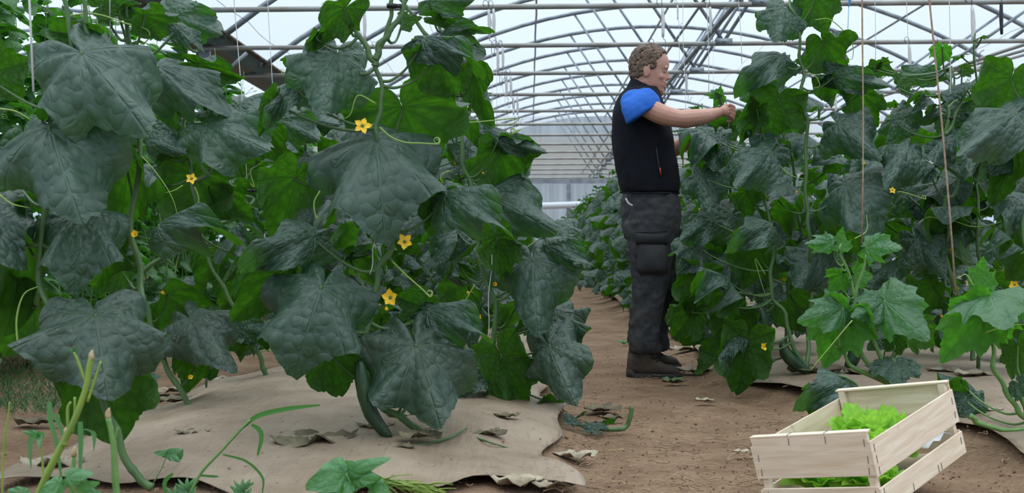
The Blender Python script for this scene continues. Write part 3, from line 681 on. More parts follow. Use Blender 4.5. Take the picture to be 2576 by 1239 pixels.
hero('cucumber plant with curled tendrils right of the man, rooted left of the crate', 5.6,
     [[(1985, -30, .1), (1990, 20), (2008, 60), (2012, 140), (2022, 200), (2008, 250), (2030, 310), (2026, 430), (2030, 520), (2036, 590), (2040, 700, .1), (2035, 830, .1), (2030, 925, 0)],
      [(1945, 380, .05), (1920, 480), (1945, 600), (1940, 680), (1942, 745), (1975, 790), (1990, 860), (2030, 925)]],
     [(1975, 22, 1945, 108, 135, -.08, 0, False, 'h0'), (2050, -5, 2082, 78, 120, .06, 0, True, 'h2', .05),
      (2070, 103, 2128, 192, 165, .08, .1, True, 'h1', .02), (1965, 140, 1832, 262, 110, -.08, .3, False, 'h3'),
      (2095, 190, 2232, 232, 75, -.2, 0, False, 'h2'), (2158, 235, 2212, 322, 110, .08, 0, True, 'h0', .03), (2080, 195, 2095, 275, 90, .08, 0, True, 'h3', .05),
      (1958, 250, 1945, 345, 165, .10, 0, True, 'h2'), (1905, 275, 1858, 378, 75, .05, 0, True, 'h3'), (1925, 308, 1892, 378, 115, -.1, 0, False, 'h4', .15),
      (2110, 312, 2212, 412, 165, -.15, -.2, False, 'h1', -.1), (1938, 382, 1838, 476, 130, -.15, .2, False, 'h0', -.1),
      (1785, 330, 1735, 432, 150, -.14, 0, False, 'h5', .4), (1800, 345, 1790, 430, 90, -.1, 0, False, 'h2', .3),
      (2130, 465, 2212, 600, 200, -.14, 0, False, 'h4', -.1), (1940, 568, 1815, 645, 110, -.12, .2, False, 'h3', -.15),
      (1880, 480, 1885, 560, 90, .06, 0, True, 'h1'), (1790, 550, 1705, 605, 90, -.15, .2, False, 'h2', .3), (1830, 700, 1740, 772, 140, -.15, .2, False, 'h5', -.1),
      (2060, 640, 1995, 722, 160, -.12, 0, False, 'h0', .1), (1880, 858, 1862, 992, 150, .08, 0, True, 'h2', -.15),
      (1850, 850, 1815, 945, 60, -.06, .5, False, 'h3', -.17), (1870, 780, 1800, 880, 170, .1, 0, True, 'h4', .1), (1910, 620, 1870, 730, 170, .1, 0, True, 'h3', .15),
      (1760, 620, 1700, 690, 120, -.1, 0, False, 'h4', .3), (1745, 780, 1700, 860, 120, .1, 0, True, 'h0', .3), (1800, 900, 1760, 880, 120, .1, 0, True, 'h1', .3),
      (1960, 500, 1990, 600, 160, .1, 0, True, 'h5', .3), (1990, 740, 2060, 850, 160, .1, 0, True, 'h3', .3), (1900, 220, 1990, 250, 100, -.1, 0, False, 'h2', .3),
      (1770, 440, 1790, 560, 130, -.1, 0, False, 'h1', .3), (2100, 540, 2160, 640, 150, .1, 0, True, 'h0', .2), (1830, 760, 1840, 815, 70, .05, 0, True, 'y1', -.1),
      (1760, 690, 1745, 790, 130, .1, 0, True, 'h2', .25)],
     flowers=[(1922, 492, 9, 0, .8), (2007, 482, 9, 0, .4, (-1, -.2, 0)), (1922, 872, 15, -.2, .7), (1733, 558, 8, .3, .7)],
     tendrils=[(-.05, [(2030, 185), (2050, 190), (2062, 215), (2045, 222)]), (0, [(2050, 50), (2090, 50), (2140, 100), (2145, 145), (2130, 150)]), (-.1, [(1945, 402), (1990, 440), (2025, 450)]), (-.1, [(1925, 690), (1900, 650), (1912, 700), (1925, 740)])],
     fruits=[(.0, 16, [(1968, 860), (1978, 890), (2005, 915), (2040, 936)]), (.1, 17, [(2150, 840), (2150, 890), (2130, 930)]), (.05, 14, [(1915, 770), (1918, 810), (1915, 860)])], sr=.009)

hero('cucumber plant held by a black clip at the right, tip just under the roof pipes', 5.4,
     [[(2390, 170, .1), (2388, 260), (2380, 340), (2378, 410), (2412, 450), (2395, 495), (2378, 500), (2385, 580), (2380, 660), (2420, 760), (2440, 860), (2450, 905, 0)],
      [(2430, 220), (2400, 300), (2380, 340)]],
     [(2285, 375, 2222, 482, 150, -.12, .1, False, 'h1', -.05), (2340, 420, 2320, 460, 70, -.1, 0, False, 'h3'),
      (2390, 290, 2490, 320, 100, -.15, 0, False, 'h2', .1), (2310, 602, 2372, 705, 120, -.1, 0, False, 'h0'),
      (2440, 480, 2400, 600, 170, .1, 0, True, 'h1', .2), (2360, 580, 2450, 660, 200, .12, 0, True, 'h3', .2),
      (2370, 120, 2360, 175, 60, .03, 0, True, 'y2'), (2300, 190, 2400, 195, 60, -.1, 0, False, 'h2', .4), (2420, 175, 2455, 180, 40, .05, 0, True, 'f0'),
      (2200, 170, 2190, 150, 50, 0, 0, True, 'f1', .5), (2210, 165, 2260, 195, 60, .05, 0, True, 'f2', .5), (2260, 215, 2310, 190, 70, .05, 0, True, 'f2', .2),
      (2460, 330, 2400, 300, 80, -.1, 0, False, 'h4', .1), (2340, 250, 2290, 290, 100, -.1, 0, False, 'h5', .2), (2250, 300, 2300, 340, 120, -.1, 0, False, 'h2', .3),
      (2280, 480, 2330, 560, 130, -.1, 0, False, 'h0', .3), (2230, 560, 2270, 640, 140, .1, 0, True, 'h3', .3), (2350, 720, 2300, 800, 140, .1, 0, True, 'h1', .3)],
     flowers=[(2245, 478, 10, -.2, 1.0), (2104, 398, 8, 1.0, 1.0), (2172, 410, 6, 1.0, 1.0), (2387, 628, 9, 0, .8), (2368, 795, 8, .2, .6)],
     tendrils=[(-.1, [(2255, 480), (2290, 488), (2325, 500)], 5), (-.05, [(2385, 270), (2400, 255), (2410, 250)]), (-.1, [(2385, 560), (2340, 545), (2310, 560)]), (0, [(2400, 555), (2450, 570), (2510, 560), (2530, 545)])],
     clips=[(2389, 297, 0)], sr=.009)

hero('broad leaved cucumber plant cut by the right edge of the picture', 4.9,
     [[(2620, 60), (2600, 200), (2590, 330), (2600, 450), (2575, 560), (2590, 700), (2600, 840), (2610, 950)]],
     [(2556, 285, 2395, 405, 165, -.12, .3, False, 'h0', -.1), (2545, 195, 2512, 312, 170, .1, 0, True, 'h2', .1),
      (2558, 378, 2500, 524, 160, .1, 0, True, 'h1'), (2545, 360, 2450, 470, 110, -.1, 0, False, 'h4', .1), (2530, 590, 2480, 640, 110, -.1, 0, False, 'h5'),
      (2480, 370, 2440, 440, 120, -.1, 0, False, 'h2', .2), (2560, 500, 2530, 600, 130, -.1, 0, False, 'h3', .1), (2590, 640, 2540, 700, 140, .1, 0, True, 'h4', .1), (2560, 540, 2590, 640, 120, .1, 0, True, 'h0', .2)],
     flowers=[(2552, 716, 16, -.4, .8, (-.6, -1, -.1))], tendrils=[(0, [(2576, 345), (2540, 360), (2520, 340)])], sr=.009)

hero('pale green young cucumber plant growing right behind the crate', 4.45,
     [[(2118, 600, .05), (2115, 640), (2150, 735), (2145, 800), (2165, 880), (2195, 930), (2235, 962)], [(2180, 640), (2155, 735), (2150, 780)], [(2190, 800), (2200, 860), (2235, 962)], [(2110, 870), (2150, 925), (2235, 962)]],
     [(2180, 622, 2272, 640, 90, -.2, 0, False, 'y0'), (2112, 625, 2118, 566, 60, .03, 0, True, 'y2'), (2095, 610, 2012, 618, 60, -.1, 0, False, 'y1'),
      (2225, 757, 2332, 860, 170, -.14, 0, False, 'y0', -.05), (2222, 757, 2135, 800, 110, -.1, .2, False, 'y1', -.04), (2130, 790, 2078, 926, 185, .08, 0, True, 'y1', -.05),
      (2120, 775, 2000, 810, 120, -.1, .2, False, 'y0', -.07), (2118, 690, 2080, 748, 75, .06, 0, True, 'y2'), (2150, 690, 2195, 688, 80, .08, 0, True, 'y0', .05),
      (2250, 908, 2250, 962, 145, -.1, 0, False, 'f1', -.05), (2235, 840, 2180, 875, 120, -.1, 0, False, 'f2', .1), (2300, 820, 2350, 870, 120, .1, 0, True, 'f0', .15),
      (2180, 800, 2160, 850, 90, .05, 0, True, 'y2', .1), (2250, 870, 2262, 820, 70, 0, 0, True, 'f0'), (2085, 800, 2080, 780, 60, .0, 0, True, 'y1')],
     tendrils=[(-.15, [(2144, 805), (2110, 845), (2060, 905), (2040, 930)]), (0, [(2150, 600), (2180, 580), (2180, 540)])], sr=.008, smat='stemyoung')

hero('bright young cucumber plant at the right edge with a pointed upright top leaf', 3.95,
     [[(2470, 720, .05), (2485, 780), (2498, 850), (2500, 920), (2530, 980), (2560, 1030), (2590, 1060)], [(2576, 950), (2570, 1000), (2590, 1060)], [(2580, 1078, -.1), (2520, 1080, -.1), (2460, 1062, -.1), (2443, 1045, -.1)]],
     [(2468, 722, 2470, 640, 75, .0, 0, True, 'y2'), (2490, 740, 2515, 825, 220, -.2, 0, False, 'y0', -.05), (2475, 785, 2372, 918, 175, .08, 0, True, 'y1', -.02),
      (2500, 800, 2545, 880, 130, .08, 0, True, 'y0', .1), (2550, 760, 2600, 800, 130, -.1, 0, False, 'y1', .1), (2430, 1000, 2435, 1058, 100, -.05, 0, False, 'h2', .35),
      (2560, 870, 2600, 960, 120, .1, 0, True, 'f0', .05), (2560, 960, 2600, 1000, 90, -.1, 0, False, 'f1', .0), (2420, 955, 2400, 1000, 120, .1, 0, True, 'h1', .4)],
     tendrils=[(-.1, [(2480, 835), (2530, 820), (2576, 815)]), (0, [(2450, 720), (2430, 690), (2410, 700)])], sr=.008, smat='stemyoung')

hero('low cucumber shoot with one wide leaf drooping behind the crate', 4.15,
     [[(2110, 945), (2140, 955), (2160, 985), (2150, 1020), (2130, 1045)]],
     [(2135, 962, 1982, 1045, 130, -.1, .2, False, 'h3'), (2075, 1000, 2040, 1080, 90, .05, 0, True, 'h1', .05)], sr=.006)

# ------------------------------------------------ row plants made once per kind, then copied
def plant_parts(seed, H, nleaf, size, az0=0, detail='m', lmats=None):
    """list of leaf placements for a plant standing at the origin"""
    r = random.Random(seed); out = []
    path = [np.array((.04*math.sin(z*5+seed)+.02*math.sin(z*13), .04*math.cos(z*4+seed), z)) for z in np.linspace(0, H, 26)]
    path = [p + np.array((.05*math.sin(seed*3.1)*(1-p[2]/H), 0, 0)) for p in path]
    for i in range(nleaf):
        t = (i+.6)/nleaf; z = .10 + (H-.12)*t
        k = min(25, int(z/H*25)); s = path[k]
        az = az0 + i*2.4 + r.uniform(-.5, .5)
        sz = size*(1.0-.25*abs(t-.4))*(1 if t < .8 else max(.22, 1-(t-.8)*3.6))*r.uniform(.8, 1.15)
        pl = .17*min(1, sz/.2)*r.uniform(.7, 1.25)
        d = np.array((math.cos(az), math.sin(az), 0))
        A = s + d*pl + np.array((0, 0, pl*.55))
        el = r.uniform(.5, 1.25) if t < .88 else r.uniform(-.2, .5)
        T = A + sz*(d*math.cos(el)+np.array((0, 0, -math.sin(el)))) + np.array((r.uniform(-.03, .03), r.uniform(-.03, .03), 0))
        out.append((s, A, T, sz*1.15, i))
    return path, out
def view_for(A, T):  # a viewing ray that makes the leaf's upper face look outward and up
    d = Vector(T)-Vector(A); h = Vector((d.x, d.y, 0)).normalized()
    return -(h*.55+Vector((0, 0, .9))).normalized()
def make_row_plant(seed, H, nleaf, size, label, group=None):
    root = empty('cucumber_plant', (0, 0, 0), label, CATP, group)
    path, lv = plant_parts(seed, H, nleaf, size); r = random.Random(seed+5)
    g = G(); tube(g, path, [.010, .008, .005], 7, 0); build('stem', g, M['stem'], root)
    for s, A, T, wd, i in lv:
        small = wd < .12
        lf = put_leaf(('f%d' % (i % 3)) if small else ('m%d' % r.randrange(6)), A, T, wd, r.uniform(-.3, .3), False, root, view=view_for(A, T))
        g = G(); tube(g, [s, s*.6+A*.4+np.array((0, 0, -.02)), A-np.array((0, 0, .01)), A], .0042, 5, 3); child_in(lf, 'petiole', g, M['stem'])
    for k in range(3):
        z = r.uniform(.4, H*.95); q = path[int(z/H*25)]; a = r.uniform(0, 6)
        add_flower(root, q+np.array((.10*math.cos(a), .10*math.sin(a), .02)), .024, (math.cos(a), math.sin(a), .4), seed=k+seed, openness=.8)
    for k in range(3):
        z = r.uniform(.3, H*.95); q = path[int(z/H*25)]; a = r.uniform(0, 6)
        g = G(); tube(g, coil(q, (math.cos(a), math.sin(a), .3), .14, 2, .012), .0014, 5, 2); build('tendril', g, M['tendril'], root)
    return root
def copy_tree(o, parent=None):
    c = o.copy(); C.objects.link(c); c.parent = parent
    for ch in list(kids[o.name]): copy_tree(ch, c)
    return c
kids = {}
def index_kids(o):
    kids[o.name] = list(o.children)
    for ch in o.children: index_kids(ch)
PR = [make_row_plant(s, H, n, z, '') for s, H, n, z in ((1, 1.62, 19, .25), (2, 1.75, 20, .24), (3, 1.5, 18, .26), (4, 1.66, 20, .23))]
for p in PR: index_kids(p)
ORD = ['first', 'second', 'third', 'fourth', 'fifth', 'sixth', 'seventh', 'eighth', 'ninth', 'tenth', 'eleventh', 'twelfth']
used = set()
def place_row(x, y, label, group, s=1.0, pref=None):
    k = rnd.randrange(4) if pref is None else pref
    if k not in used: o = PR[k]; used.add(k)
    else: o = copy_tree(PR[k])
    o.location = (x, y, gz(x, y)); o.rotation_euler = (0, 0, rnd.uniform(0, 6.28)); o.scale = (s, s, s*rnd.uniform(.95, 1.05))
    o['label'] = label; o['group'] = group; o['category'] = CATP
    return o
# left bed, path side
ys = [5.45, 6.1, 6.8, 7.5, 8.2, 9.0, 9.9]
for i, y in enumerate(ys):
    place_row(-.36+rnd.uniform(-.04, .04), y, 'cucumber plant lining the path on the left, %s behind the pair of near plants' % ORD[i], 'cucumber plants along the left side of the path', .93 if i else .88)
for i, y in enumerate([6.1, 6.9, 7.8, 8.8, 9.9]):
    place_row(-1.15+rnd.uniform(-.05, .05), y, 'cucumber plant deep in the left bed, %s behind the film corner plant' % ORD[i], 'cucumber plants on the inner line of the left bed', .98)
for i, (x, y) in enumerate([(1.42, 6.5), (1.36, 7.2), (1.30, 8.0), (1.26, 8.8), (1.2, 9.7), (1.12, 10.7)]):
    place_row(x, y, 'cucumber plant in the row the man tends, %s past him' % ORD[i], 'cucumber plants in the row behind the man', .97)
for i, (x, y) in enumerate([(2.05, 5.5), (2.15, 6.2), (2.2, 7.0), (2.2, 7.9), (2.25, 8.8), (2.25, 9.8)]):
    place_row(x, y, 'cucumber plant deep in the right bed, %s counted away from the crate' % ORD[i], 'cucumber plants on the inner line of the right bed', .95)
for i, (x, y) in enumerate([(3.3, 7.6), (3.35, 8.6), (3.4, 9.7)]):
    place_row(x, y, 'cucumber plant at the far right behind the right bed, %s in depth' % ORD[i], 'cucumber plants behind the right bed', 1.0)

# far plants: foliage in one mesh, copied
def join_leaves(lv, V='m', lo=(4, 24), mat_=None, shape=CUC, seed=0):
    r = random.Random(seed); Vs = []; Fs = []; UVs = []; n = 0
    vars_ = [leafgeo(shape, 90+i, lo[0], lo[1], kap=((.9, 1.5), (1.3, 1.8), (.7, 1.2))[i], serr=0, pleat=.4) for i in range(3)]
    for s, A, T, wd, i in lv:
        v, f, uv, tip = vars_[r.randrange(3)]
        A = Vector(A); T = Vector(T); view = view_for(A, T)
        e1 = Vector(tip).normalized(); e3 = Vector((0, 0, 1)); e3 = (e3-e1*e3.dot(e1)).normalized(); e2 = e1.cross(e3)
        E1 = (T-A).normalized(); E2 = -view.cross(E1); E2.normalize(); E3 = E2.cross(E1)
        if E3.dot(view) > 0: E3 = -E3; E2 = -E2
        Rr = Matrix.Rotation(r.uniform(-.5, .5), 3, E1); E2 = Rr @ E2; E3 = Rr @ E3
        s1 = (T-A).length/Vector(tip).length; s2 = wd/float(v[:, 0].max()-v[:, 0].min())
        R3 = Matrix((E1, E2, E3)).transposed() @ Matrix.Diagonal((s1, s2, (s1+s2)/2)) @ Matrix((e1, e2, e3))
        if R3.determinant() < 0: R3 = Matrix((E1, -E2, E3)).transposed() @ Matrix.Diagonal((s1, s2, (s1+s2)/2)) @ Matrix((e1, e2, e3))
        Vs.append(v @ np.array(R3).T + np.array(A)); Fs += [tuple(q+n for q in ff) for ff in f]; UVs.append(uv); n += len(v)
    Vv = np.concatenate(Vs); U = np.concatenate(UVs)
    me = bpy.data.meshes.new('foliage'); me.from_pydata(Vv.tolist(), [], Fs)
    uvl = me.uv_layers.new(name='UVMap'); li = np.array([l.vertex_index for l in me.loops]); uvl.data.foreach_set('uv', U[li].ravel())
    me.materials.append(mat_ or M['leaf']); me.polygons.foreach_set('use_smooth', [True]*len(me.polygons)); me.update()
    return me
FAR = []
for s in range(3):
    root = empty('cucumber_plant', (0, 0, 0), 'x', CATP)
    path, lv = plant_parts(30+s, 1.6, 26, .23)
    link_mesh('foliage', join_leaves(lv, seed=s), root)
    g = G(); tube(g, path, [.009, .005], 6, 0)
    for s_, A, T, wd, i in lv: tube(g, [s_, A], .004, 4, 1)
    build('stem', g, M['stem'], root); FAR.append(root); index_kids(root)
usedf = set()
def place_far(x, y, label, group, sz=1.0):
    k = rnd.randrange(3)
    if k not in usedf: o = FAR[k]; usedf.add(k)
    else: o = copy_tree(FAR[k])
    o.location = (x, y, gz(x, y)); o.rotation_euler = (0, 0, rnd.uniform(0, 6.28)); q = sz*rnd.uniform(.92, 1.08); o.scale = (q, q, q)
    o['label'] = label; o['group'] = group; o['category'] = CATP
for y in np.arange(10.8, 36, .95):
    place_far(-.36+rnd.uniform(-.06, .06), y, 'distant cucumber plant in the row left of the path, blending with its neighbours', 'distant cucumber plants left of the path', .93)
for y in np.arange(11.6, 36, .8):
    place_far(1.08+rnd.uniform(-.06, .06), y, 'distant cucumber plant in the row at the right of the path behind the man', 'distant cucumber plants right of the path', .97)
for x, y0, y1, st in ((-1.15, 11, 24, 1.3), (2.2, 10.8, 26, 1.1), (3.4, 10.8, 26, 1.1), (4.6, 10.6, 26, 1.2)):
    g_ = {-1.15: 'on the inner line of the left bed', 2.2: 'on the inner line of the right bed', 3.4: 'in the first row beyond the right bed', 4.6: 'in the second row beyond the right bed', 5.6: 'in the outermost right row'}[x]
    for y in np.arange(y0, y1, st):
        place_far(x+rnd.uniform(-.08, .08), y, 'distant cucumber plant ' + g_, 'distant cucumber plants ' + g_, 1.0)

# small leaved vines filling the left side up to the gutter
def vine_parts(seed, H, n, spread):
    r = random.Random(seed); out = []
    for i in range(n):
        t = r.random(); z = .1+H*t**.85; a = r.uniform(0, 6.28); rad = spread*math.sqrt(r.random())*(1.0-.35*t)
        A = np.array((rad*math.cos(a), rad*math.sin(a), z)); sz = r.uniform(.07, .14); el = r.uniform(-.1, 1.0)
        d = np.array((math.cos(a), math.sin(a), 0)); T = A+sz*(d*math.cos(el)-np.array((0, 0, math.sin(el))))
        out.append((A, A, T, sz*.95, i))
    return out
VN = []
for s in range(3):
    root = empty('climbing_bean', (0, 0, 0), 'x', 'bean vine')
    lv = vine_parts(50+s, 2.15, 330, .42)
    link_mesh('foliage', join_leaves(lv, lo=(3, 16), mat_=M['vineleaf'], shape=[(0, 1), (20, .7), (45, .62), (70, .5), (90, .55), (120, .45), (150, .4), (172, .2), (180, .06)], seed=s), root)
    g = G(); r = random.Random(s)
    for k in range(9):
        a = r.uniform(0, 6.28); q = r.uniform(.05, .35)
        tube(g, [np.array((q*math.cos(a)+.05*math.sin(z*3+k), q*math.sin(a)+.05*math.cos(z*2+k), z)) for z in np.linspace(0, 2.0+r.uniform(0, .5), 9)], [.006, .002], 5, 2)
    for k in range(16):
        a = r.uniform(0, 6.28); z = r.uniform(.4, 2.2); p = np.array((.3*math.cos(a), .3*math.sin(a), z)); tube(g, coil(p, (math.cos(a), math.sin(a), r.uniform(-.2, .8)), .2, 1, .012), .0016, 4, 2)
    build('stem', g, M['stemyoung'], root)
    VN.append(root); index_kids(root)
usedv = set()
vi = 0
for y in list(np.arange(4.5, 12, .66)) + list(np.arange(12.4, 24, 1.0)):
    k = rnd.randrange(3)
    if k not in usedv: o = VN[k]; usedv.add(k)
    else: o = copy_tree(VN[k])
    x = -2.65+rnd.uniform(-.08, .08)-(.12 if y < 7 else 0)
    o.location = (x, y, gz(x, y)); o.rotation_euler = (0, 0, rnd.uniform(0, 6.28)); q = rnd.uniform(.80, .90)*(1.1 if y < 7 else 1); o.scale = (q*1.1, q*1.1, q)
    if vi < 12: o['label'] = 'light green small leaved bean vine under the gutter, %s from the nearest' % ORD[vi]
    else: o['label'] = 'light green small leaved bean vine far along the gutter'
    o['group'] = 'bean vines under the left gutter'; o['category'] = 'bean vine'; vi += 1

for i, y in enumerate(np.arange(5.2, 14.5, .85)):
    o = copy_tree(VN[rnd.randrange(3)]); x = -3.75+rnd.uniform(-.1, .1); o.location = (x, y, gz(x, y)); o.rotation_euler = (0, 0, rnd.uniform(0, 6.28)); q = rnd.uniform(.78, .88); o.scale = (q*1.15, q*1.15, q)
    o['label'] = 'bean vine behind the gutter line, %s from the nearest' % ORD[i]; o['group'] = 'bean vines behind the left gutter'; o['category'] = 'bean vine'
# ------------------------------------------------ greenhouse frame
XL, XR, XA, RA, ZA = -3.25, 7.85, 2.30, 9.0, 4.80
def arch_z(x): return ZA - (RA - math.sqrt(RA*RA-(x-XA)**2))
def ty(x, y): return y - .030*(x-0)
def truss(i, y, label):
    root = empty('roof_truss', (XA, ty(XA, y), 2.79), label, 'roof truss', 'steel hoop trusses of the greenhouse roof')
    g = G(); tube(g, [(x, ty(x, y), arch_z(x)) for x in np.linspace(XL, XR, 26)], .034, 8, 0); build('arch_tube', g, M['steel'], root)
    g = G(); tube(g, [(XL-.4, ty(XL, y)-.01, 2.77), (2, ty(2, y)-.01, 2.78), (XR, ty(XR, y)-.01, 2.79)], .024, 8, 2); build('tie_bar', g, M['steelwarm'], root)
    n0 = np.array((2.0, ty(2, y), 2.80))
    for xa, xb, zb in ((.76, 2.0, 2.8), (3.25, 2.0, 2.8), (6.35, 4.9, 2.8)):
        g = G(); a = np.array((xa, ty(xa, y), arch_z(xa)-.02)); b = np.array((xb, ty(xb, y), zb)); tube(g, [a, b], .019, 7, 1); build('brace', g, M['steel'], root)
    g = G(); boxg(g, (2.0, ty(2, y)-.03, 2.80), (.085, .005, .032)); tube(g, [(2, ty(2, y)-.045, 2.8), (2, ty(2, y)-.02, 2.8)], .016, 8, 1); build('gusset_plate', g, M['steel'], root)
    return root
for k in range(0, 14):
    y = 10.4+2.0*k
    truss(k, y, 'grey steel roof truss, %s from the front' % (ORD[k] if k < 12 else ['thirteenth', 'fourteenth'][k-12]))
def purlin(x, z, r, y0, y1, label, sag=0):
    g = G(); tube(g, [(x+sag*math.sin(y*1.7), y, z+(.0)) for y in np.arange(y0, y1, 1.0)], r, 7, 0)
    tag(build('roof_pipe', g, M['steel']), label, 'roof pipe')
purlin(.1, arch_z(.1)-.05, .017, 8.5, 38.3, 'thin grey pipe under the hoops running to the end wall, left of the man', .006)
purlin(1.83, 2.85, .026, 8.4, 38.3, 'thick grey pipe joining the tie bar plates above the man')
purlin(1.62, 2.98, .014, 10.4, 38.3, 'thin grey pipe just left of the thick plate pipe')
purlin(XA+.05, ZA-.05, .02, 8.4, 38.3, 'grey ridge pipe along the crown of the roof')
purlin(5.6, arch_z(5.6)-.05, .017, 8.5, 38.3, 'thin grey pipe under the hoops at the right side of the roof')
for x_, lb in ((-2.95, 'thin roof wire nearest the left gutter'), (-2.2, 'thin roof wire second from the left gutter'), (-1.45, 'thin roof wire third from the left gutter'), (-.6, 'thin roof wire left of the thin grey pipe'), (4.4, 'thin roof wire right of the ridge pipe'), (6.6, 'thin roof wire at the far right of the roof')):
    g = G(); tube(g, [(x_+.01*math.sin(y*2.3), y, arch_z(x_)-.06-.05*abs(math.sin(PI*(y-10.4)/2))) for y in np.arange(8, 38.3, .5)], .0035, 4, 0); tag(build('roof_wire', g, M['wire']), lb, 'roof wire')
for k in range(3):
    xb = [5.17, 5.1, 5.0][k]; y = 12.4+2*k+.0
    g = G(); tube(g, [(xb-.2, y+1.9, 2.78), (xb+.5, y+1.2, 3.0), (xb+1.9, y, 3.35)], .022, 7, 4)
    tag(build('wind_brace', g, M['steelwarm']), 'pale slanting brace pipe at upper right, %s one back' % ORD[k], 'brace pipe', 'slanting brace pipes at the right')
# ceiling film
g = G(); nx = 40; ysf = list(np.arange(-6.0, 38.9, 1.0)); xs = np.linspace(XL, XR, nx)
g.add([(x, ty(x, y), arch_z(x)+.045-.015*abs(math.sin(PI*(y-10.4)/2))) for y in ysf for x in xs], [(j*nx+i, (j+1)*nx+i, (j+1)*nx+i+1, j*nx+i+1) for j in range(len(ysf)-1) for i in range(nx-1)])
tag(build('ceiling', g, M['film']), kind='structure', label='translucent white plastic film roof', cat='roof')
# neighbouring bays
W_ = XR-XL
for sgn, nm in ((-1, 'ceiling_left'), (1, 'ceiling_right')):
    g = G(); g.add([(x+sgn*W_, y, arch_z(x)+.045) for y in ysf for x in xs], [(j*nx+i, (j+1)*nx+i, (j+1)*nx+i+1, j*nx+i+1) for j in range(len(ysf)-1) for i in range(nx-1)])
    tag(build(nm, g, M['film']), kind='structure')
for k in range(8):
    y = 12.4+2*k; g = G(); tube(g, [(x-W_, y, arch_z(x)) for x in np.linspace(XL, XR, 20)], .034, 7, 0)
    tag(build('roof_hoop', g, M['steel']), 'grey roof hoop of the next bay seen beyond the left gutter, %s back' % ORD[k], 'roof hoop', 'hoops of the neighbouring bay')
# gutter
g = G(); prof = [(-.30, .12), (-.24, -.02), (-.1, -.10), (.12, -.06), (.20, .06)]
pr2 = prof + [(a+.0, b+.012) for a, b in reversed(prof)]
g.add([(XL-.2+a, y, 2.86+b) for y in (6.5, 38.5) for a, b in pr2], [(i, (i+1) % 10, 10+(i+1) % 10, 10+i) for i in range(10)] + [tuple(range(10))[::-1], tuple(range(10, 20))])
gt = tag(build('gutter', g, M['gutter'], smooth=False), 'dark metal rain gutter running along the upper left', 'gutter')
g = G(); boxg(g, (XL+.03, 22.5, 2.935), (.03, 16, .012)); 
o = build('gutter_lip', g, M['gutteredge'], gt)
for k in range(6):
    y = 12.6+4*k; g = G(); boxg(g, (XL-.2, y, 1.38), (.06, .04, 1.38)); pst = build('support_post', g, M['steel'], smooth=False, origin=(XL-.2, y, 0))
    tag(pst, 'grey steel post carrying the left gutter, %s back' % ORD[k], 'post', 'posts under the left gutter')
    g = G()
    for s_ in (-1, 1): tube(g, [(XL-.2, y, 2.35), (XL-.2+s_*.45, y, 2.74)], .02, 6, 1)
    build('knee_brace', g, M['steel'], pst)
# end wall
YE = 38.6
g = G(); n = 150; xs2 = np.linspace(XL-W_*.6, XR+W_*.6, n); cz = [.04*math.sin(i*1.57) for i in range(n)]
g.add([(x, YE+c, z) for z in (-.1, 4.9) for x, c in zip(xs2, cz)], [(i, i+1, n+i+1, n+i) for i in range(n-1)])
tag(build('wall_back', g, M['panel']), kind='structure', label='corrugated translucent end wall', cat='wall')
g = G(); boxg(g, (2, YE-.15, 2.79), (11, .05, .07)); tag(build('wall_beam', g, M['steel'], smooth=False), 'long grey beam crossing the far end wall', 'beam')
for x, lb in ((1.25, 'grey door post at the end of the path with an orange foot'), (-2.4, 'grey post of the end wall left of the path')):
    g = G(); boxg(g, (x, YE-.2, 1.4), (.07, .05, 1.35)); o = tag(build('wall_post', g, M['steel'], smooth=False), lb, 'post')
    if x > 0:
        g = G(); boxg(g, (x, YE-.25, .52), (.075, .05, .17)); build('orange_foot', g, M['orange'], o)
DUCT = G(); [tube(DUCT, [(x, YE-.6, 1.95), (x, YE-.2, 2.75)], .012, 5, 1) for x in (-2.5, 0, 2.2, 4.5)]
g = G(); tube(g, [(-3, YE-.6, 1.9), (0, YE-.6, 1.97), (2.5, YE-.6, 2.05), (6, YE-.6, 2.1)], .11, 10, 4); tag(build('heating_duct', g, M['pipewhite']), 'white plastic air duct hanging along the end wall', 'duct')
build('duct_strap', DUCT, M['steel'], bpy.data.objects['heating_duct'])
g = G(); boxg(g, (0, YE-.12, 1.25), (9, .02, .02)); tag(build('wall_rail', g, M['steel'], smooth=False), 'thin grey rail low across the end wall', 'rail')
g = G(); boxg(g, (6.2, 17.5, 1.55), (.9, .12, .10)); boxg(g, (6.2, 17.5, .72), (.08, .08, .75)); tag(build('concrete_beam', g, M['concrete'], smooth=False), 'short grey beam seen between leaves at the far right', 'beam')

# ------------------------------------------------ strings and hangers
def string(u0, v0, u1, v1, d, label, m='twine', r=.0014, top=2.79, grp=None):
    a = P(u0, v0, d); b = P(u1, v1, d); t = (top-b.z)/(a.z-b.z); tp = b+(a-b)*t
    g = G(); pts = [np.array(b+(tp-b)*s)+np.array((.004*math.sin(s*9), 0, 0)) for s in np.linspace(0, 1, 9)]
    tube(g, pts, r, 5, 0); tag(build('twine', g, M[m]), label, 'twine', grp)
string(2170, 100, 2168, 612, 4.4, 'brown twine running down to the young plant behind the crate', 'jute', .0032)
string(2340, 0, 2405, 742, 3.95, 'thick brown twine slanting down to the young plant at the right edge', 'jute', .0034)
string(70, 0, 84, 230, 3.1, 'white string at upper left above the biggest drooping leaf', r=.003)
string(274, 0, 277, 110, 3.4, 'short white string between the dark leaves at upper left', r=.002)
string(590, 0, 622, 470, 5.3, 'white string dropping to the black clip at left', r=.002)
string(675, 0, 695, 460, 5.9, 'white string right of the clip string, crossing the dark gutter', r=.0018)
string(945, 600, 930, 690, 3.7, 'white string beside the tallest plant, hanging to its bent stem', r=.0014, top=P(0, 560, 3.7).z)
